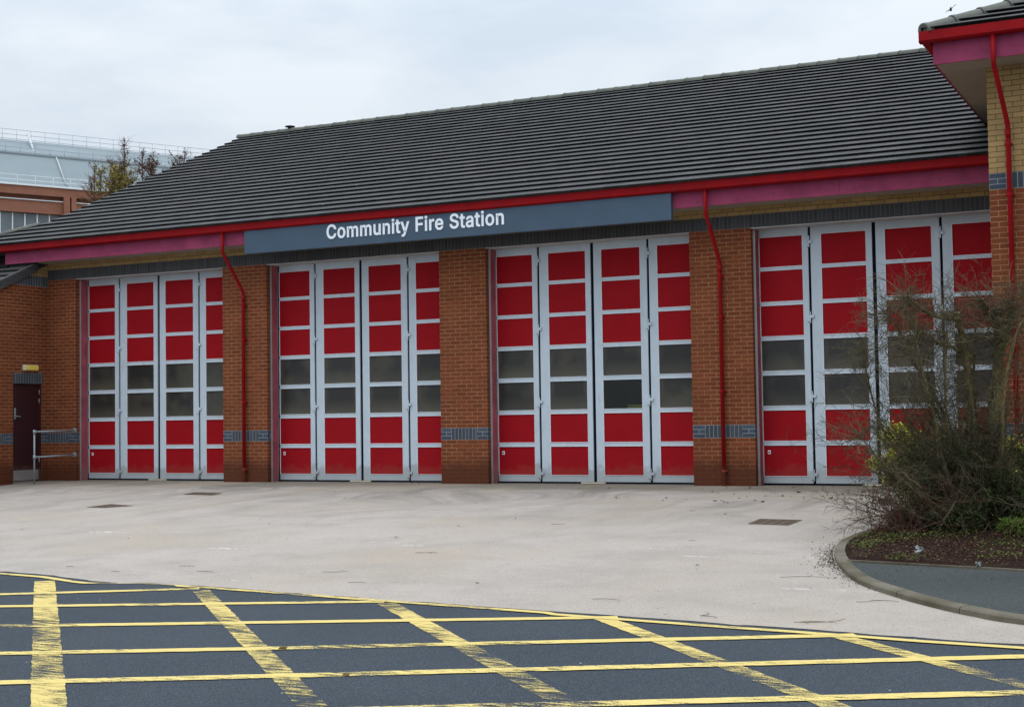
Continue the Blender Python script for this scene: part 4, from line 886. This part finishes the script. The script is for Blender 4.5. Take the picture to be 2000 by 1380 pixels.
for _ in range(260):                       # blown over the forecourt
    x = rg.uniform(2, 20); y = rg.uniform(-12.5, -.3)
    if rg.random() > (.10+.9*math.exp(-((x-16.8)/1.6)**2)*math.exp(-((y+1.3)/1.3)**2)): continue
    if x > xk(y)-.2 and y < -4.5: continue
    leaf(lt, (x, y, tz(x, y)+.012), rg.uniform(.025, .06), rg, .75)
for _ in range(70):
    x = rg.gauss(16.9, 1.2); y = -rg.uniform(.2, 3.2); leaf(lt, (x, y, tz(x, y)+.014), rg.uniform(.04, .09), rg, .6)
for _ in range(60):
    x = rg.uniform(-.7, 19.3); leaf(lt, (x, -rg.uniform(.03, .5), .014), rg.uniform(.02, .05), rg, .6)
tag(part('leaf_litter', lt, M_lbrown), 'scattered dead brown leaves on the bed, along the kerb and over the forecourt', 'leaves', None, 'stuff')
tg = MB()
for px, py, L, a in ((655, 1118, .30, -.3), (700, 1138, .2, .2), (370, 1106, .22, 0), (232, 1117, .2, -.4), (410, 1117, .3, -.25), (830, 1080, .22, .1), (850, 1080, .16, -.3), (1580, 1127, .55, .1), (1385, 1200, .25, .9), (1390, 1205, .2, -.4), (1615, 1216, .5, -.05),
                     (1600, 1215, .3, .1), (1190, 1171, .3, -.1), (1095, 1024, .25, .15), (140, 1107, .12, .05), (1355, 998, .12, .1), (1695, 1176, .2, .1), (1730, 1174, .25, 0), (1352, 1056, .1, .5)):
    d = (fw*FPX+rt*(px-1000)-up*(py-690)).normalized(); z = -.3
    for _ in range(20): t = (z-CAM.z)/d.z; c = CAM+d*t; z = tz(c.x, c.y)
    a0 = math.atan2(rt.y, rt.x)+a; p = []
    for i in range(5): p.append(c+Vector((math.cos(a0+.2*i*(1 if px % 2 else -1)), math.sin(a0+.2*i*(1 if px % 2 else -1)), 0))*(L*(i/4-.5))+Vector((0, 0, .010)))
    tg.tube(p, [.002, .0025, .002, .0018, .001], 4)
tag(part('fallen_twigs', tg, M_twig), 'thin broken twigs lying about the pale forecourt', 'twigs', None, 'stuff')
# litter
def wrapper(px, py, s, label, dz=.07, seed=1):
    rg = random.Random(seed); d = (fw*FPX+rt*(px-1000)-up*(py-690)).normalized(); z = -.15
    for _ in range(20): t = (z-CAM.z)/d.z; c = CAM+d*t; z = tz(c.x, c.y)+dz
    m = MB(); n = 7
    for i in range(n+1):
        for j in range(n+1):
            u, v = i/n-.5, j/n-.5
            m.v.append(tuple(c+rt*(u*s*(1+.5*v))+Vector((0, 0, 1))*(v*s*1.3+s*.5)+fw*(rg.gauss(0, .3)*s)+rt*rg.gauss(0, .14)*s+Vector((0, 0, 1))*rg.gauss(0, .12)*s))
    for i in range(n):
        for j in range(n): a = i*(n+1)+j; m.f.append((a, a+n+1, a+n+2, a+1)); m.sm.append(False)
    tag(part('litter', m, M_plastic, None, c), label, 'litter', 'plastic litter on the bed')
wrapper(1795, 1080, .06, 'crumpled pale plastic wrapper standing up among the weeds', seed=3)
wrapper(1911, 1106, .04, 'crumpled clear plastic wrapper by the edging strip', seed=4)

# ------------------------------------------------------------------ bird
bp = at(1857, 19, 62)
BD = MB()
def ell(mb, c, ax, l, r, n=10, k=7):
    ax = ax.normalized(); pts = []; rr = []
    for i in range(k+1):
        t = i/k*2-1; pts.append(c+ax*l*t); rr.append(max(.002, r*math.sqrt(max(0, 1-t*t))))
    mb.tube(pts, rr, n)
span = (rt*.80+up*.60).normalized(); head = (fw*.9+rt*.3-up*.1).normalized(); nrm = head.cross(span).normalized()
if nrm.dot(up) < 0: nrm = -nrm
ell(BD, bp, head, .17, .055); ell(BD, bp+head*.17+nrm*.01, head, .05, .036); BD.tube([bp+head*.21, bp+head*.255], [.012, .002], 6)
BD.quad(bp-head*.14, bp-head*.30+span*.07, bp-head*.31, bp-head*.30-span*.07)
for s_ in (1, -1):                          # wings banked towards the camera: chord, camber and swept tips
    for a0, a1 in ((0, .12), (.12, .22), (.22, .31)):
        z0, z1 = .035*math.sin(a0*6), .035*math.sin(a1*6)-(.03 if a1 > .3 else 0)
        c0, c1 = .11-a0*.15, .11-a1*.28; w0, w1 = -.02-a0*.25, -.02-a1*.35
        for dz in (.008, -.008):
            BD.quad(bp+span*s_*a0+head*(c0+w0)+nrm*(z0+dz), bp+span*s_*a1+head*(c1+w1)+nrm*(z1+dz*.3), bp+span*s_*a1+head*(w1-c1)+nrm*(z1-.02-dz*.1), bp+span*s_*a0+head*(w0-c0)+nrm*(z0-.02))
tag(part('flying_bird', BD, M_bird, None, bp), 'small dark bird in flight above the right wing roof', 'bird')

# ------------------------------------------------------------------ trees behind the station
def tree(name, label, base, tips, mats, seed):
    # tips: (x offset, z of the top, leaf fraction); every limb rises steeply from the trunk
    rg = random.Random(seed); t = thing(name, label, 'tree', base, 'autumn trees behind the roof'); tr = MB(); b = Vector(base); br = MB(); lf = MB()
    top = max(z for _, z, _ in tips)
    poly(tr, [b-Vector((0, 0, .3)), b+Vector((.08, 0, top*.2)), b+Vector((0, .05, top*.4)), b+Vector((.05, 0, top*.6))], .2, .08, 9)
    for dx, z, frac in tips:
        p0 = b+Vector((dx*.15, rg.uniform(-.3, .3), top*rg.uniform(.35, .5))); p3 = b+Vector((dx, rg.uniform(-.5, .5), z))
        mid = p0.lerp(p3, .5)+Vector((dx*.22, rg.uniform(-.15, .15), -.2)); up1 = p0.lerp(p3, .8)+Vector((dx*.06+rg.uniform(-.08, .08), 0, -.05))
        pts = poly(br, [p0, mid, up1, p3], .05, .010, 6); m = len(pts)
        for i in range(3, m):
            for _ in range(9):
                d = Vector((rg.gauss(0, .8), rg.gauss(0, .8), rg.gauss(.9, .4))); q = pts[i-1].lerp(pts[i], rg.random())
                tp = grow(br, q, d, rg.uniform(.25, .75)*(1 if i < m-2 else .6), .011, 1, rg, (2, 5), 0, 3, .3, .4, (.3, .8))
                if rg.random() < frac:
                    for k in range(1, len(tp)):
                        for _ in range(rg.randint(1, 5)): leaf(lf, tp[k]+Vector((rg.gauss(0, .05), rg.gauss(0, .05), rg.gauss(0, .05))), .085, rg)
    part('trunk', tr, M_bark, t, base); part('branches', br, mats[0], t, base); part('foliage', lf, mats[1], t, base)
tree('autumn_tree', 'tallest autumn tree with two bare-tipped upright leaders and russet leaves over the roof', (-14.0, 18, 0), [(-.62, 11.95, .35), (.08, 11.5, .6), (.35, 11.3, .8), (.65, 10.95, .8)], (M_twigred, M_lautumn), 4)
tree('autumn_tree', 'autumn tree with thin dark branches at the far left of the group', (-15.9, 18.4, 0), [(-.35, 11.0, .45), (0, 11.35, .35), (.25, 11.1, .5), (.6, 10.7, .5), (-.7, 10.6, .3)], (M_twigred, M_lautumn), 8)
tree('autumn_tree', 'bushy tree crown of golden leaves between the russet trees', (-14.95, 17.6, 0), [(-.25, 10.8, 1), (.15, 11.0, 1), (.5, 10.8, 1), (.8, 10.5, 1), (.1, 10.5, 1), (.4, 10.4, 1), (.65, 10.7, 1)], (M_twig, M_lgold), 9)
tree('autumn_tree', 'slim russet tree top just showing over the roof slope, rightmost of the group', (-12.45, 18.2, 0), [(-.1, 11.15, .8), (.12, 11.35, .5), (-.35, 10.9, .7)], (M_twigred, M_lautumn), 15)

LAD = [(5.95, 29.13), (5.03, 26.02)]; CAB = [(6.72, 25.96), (5.9, 22.64), (10.01, 27.99), (8.85, 25.95)]
# ------------------------------------------------------------------ big works building far behind on the left
PB = Vector((-71.65, 65.99, 0)); UU = Vector((.46947, .88295, 0)); NN = Vector((.88295, -.46947, 0))
def B(u, z, o=0): return tuple(PB+UU*u-NN*o+Vector((0, 0, z)))       # o = metres set back from the wall face
FB = thing('works_building', 'big distant brick building with a grey metal roof and railings along it', 'building', B(0, 0))
def bbox(mb, u0, u1, o0, o1, z0, z1):
    n = len(mb.v)
    mb.v += [B(u, z, o) for z in (z0, z1) for o in (o0, o1) for u in (u0, u1)]
    for f_ in ((0, 2, 3, 1), (4, 5, 7, 6), (0, 1, 5, 4), (2, 6, 7, 3), (0, 4, 6, 2), (1, 3, 7, 5)): mb.f.append(tuple(n+i for i in f_)); mb.sm.append(False)
def plainbrick():
    m, nt, b = newmat('distant_brick'); p = wcoord(nt); f_ = noise(nt, p, .8, 4); g_ = noise(nt, p, 9, 3, .6, (1, 1, 4))
    c = ramp(nt, f_, [(.3, (.26, .105, .060)), (.7, (.33, .14, .085))]); c = mix(nt, mth(nt, 'MULTIPLY', g_, .35), c, (.17, .06, .04))
    nt.links.new(c, b.inputs['Base Color']); b.inputs['Roughness'].default_value = .9; return m
M_far = plainbrick(); M_farroof = paint('distant_metal_roof', (.195, .230, .242), .8, .07, .2, .1, 0, .25); M_farwhite = paint('distant_white', (.72, .72, .72), .6, .03, 0)
M_farladder = paint('distant_ladder', (.42, .44, .46), .7, .05, 0, .1); M_fargrey = paint('distant_grey_rail', (.30, .33, .38), .6, .05, 0); M_farglass = paint('distant_window', (.13, .15, .16), .2, .3, 0, .5, 0, .4)
mb = MB(); bbox(mb, -16, 60, .4, 30, 0, 19.78); bbox(mb, -16, 5.45, 0, 30, 19.80, 20.9); bbox(mb, 6.55, 60, 0, 30, 19.80, 20.9); bbox(mb, -16, 60, .35, 30, 20.95, 21.35); bbox(mb, -16, 60, -.3, 30, 21.35, 22.1)
bbox(mb, 5.45, 5.98, -.35, .4, 0, 21.34); bbox(mb, 6.12, 6.55, -.35, .4, 0, 21.34)
part('brick_wall', mb, M_far, FB, B(0, 0))
mb = MB(); bbox(mb, -16, 5.44, -.12, 0.34, 20.9, 20.98); bbox(mb, 6.56, 60, -.12, 0.34, 20.9, 20.98); bbox(mb, -16, 60, -.42, .3, 22.1, 22.2); part('white_trim', mb, M_farwhite, FB, B(0, 0))
mb = MB()
for i in range(-14, 5): u = .09+i*1.065; bbox(mb, u-.05, u+.05, .28, .38, 14, 19.76)
part('mullions', mb, M_farwhite, FB, B(0, 0))
mb = MB(); bbox(mb, -16, 5.4, .34, .39, 14, 19.76); part('window_band', mb, M_farglass, FB, B(0, 0))
mb = MB(); mb.quad(B(-16, 22.3, .3), B(60, 22.3, .3), B(60, 25.9, 6), B(-16, 25.9, 6)); mb.quad(B(-16, 26.1, 6), B(60, 26.1, 6), B(60, 28.45, 12), B(-16, 28.45, 12)); mb.quad(B(-16, 25.9, 6), B(60, 25.9, 6), B(60, 26.1, 6), B(-16, 26.1, 6))
mb.quad(B(-16, 28.45, 12), B(60, 28.45, 12), B(60, 22.3, 30), B(-16, 22.3, 30)); mb.quad(B(-16, 22.0, 0), B(60, 22.0, 0), B(60, 22.3, .3), B(-16, 22.3, .3))
part('metal_roof', mb, M_farroof, FB, B(0, 0))
def railing(o, z, h, u0, u1, mat, sp=1.45, r=.022):
    mb = MB(); n = int((u1-u0)/sp)
    for k in range(n): u = u0+k*sp; mb.tube([B(u, z, o), B(u, z+h, o)], r, 4)
    for hh_ in (h, h*.55, h*.15): mb.tube([B(u0, z+hh_, o), B(u1, z+hh_, o)], r, 4)
    part('railing', mb, mat, FB, B(0, 0))
railing(12, 28.4, 1.05, -14, 45, M_fargrey, 1.35); railing(6.2, 26.1, 1.0, -14, 45, M_fargrey, 1.35); railing(0, 22.15, .9, -14, 45, M_farwhite, 1.55)
mb = MB(); mb.tube([B(*LAD[0], 11.9), B(*LAD[1], 6.6)], .13, 6); part('roof_ladder', mb, M_farladder, FB, B(0, 0))
mb = MB(); mb.tube([B(*CAB[0], 5.8), B(*CAB[1], .5)], .06, 5); mb.tube([B(*CAB[2], 11), B(*CAB[3], 6.6)], .05, 5); part('roof_cable', mb, M_farladder, FB, B(0, 0))
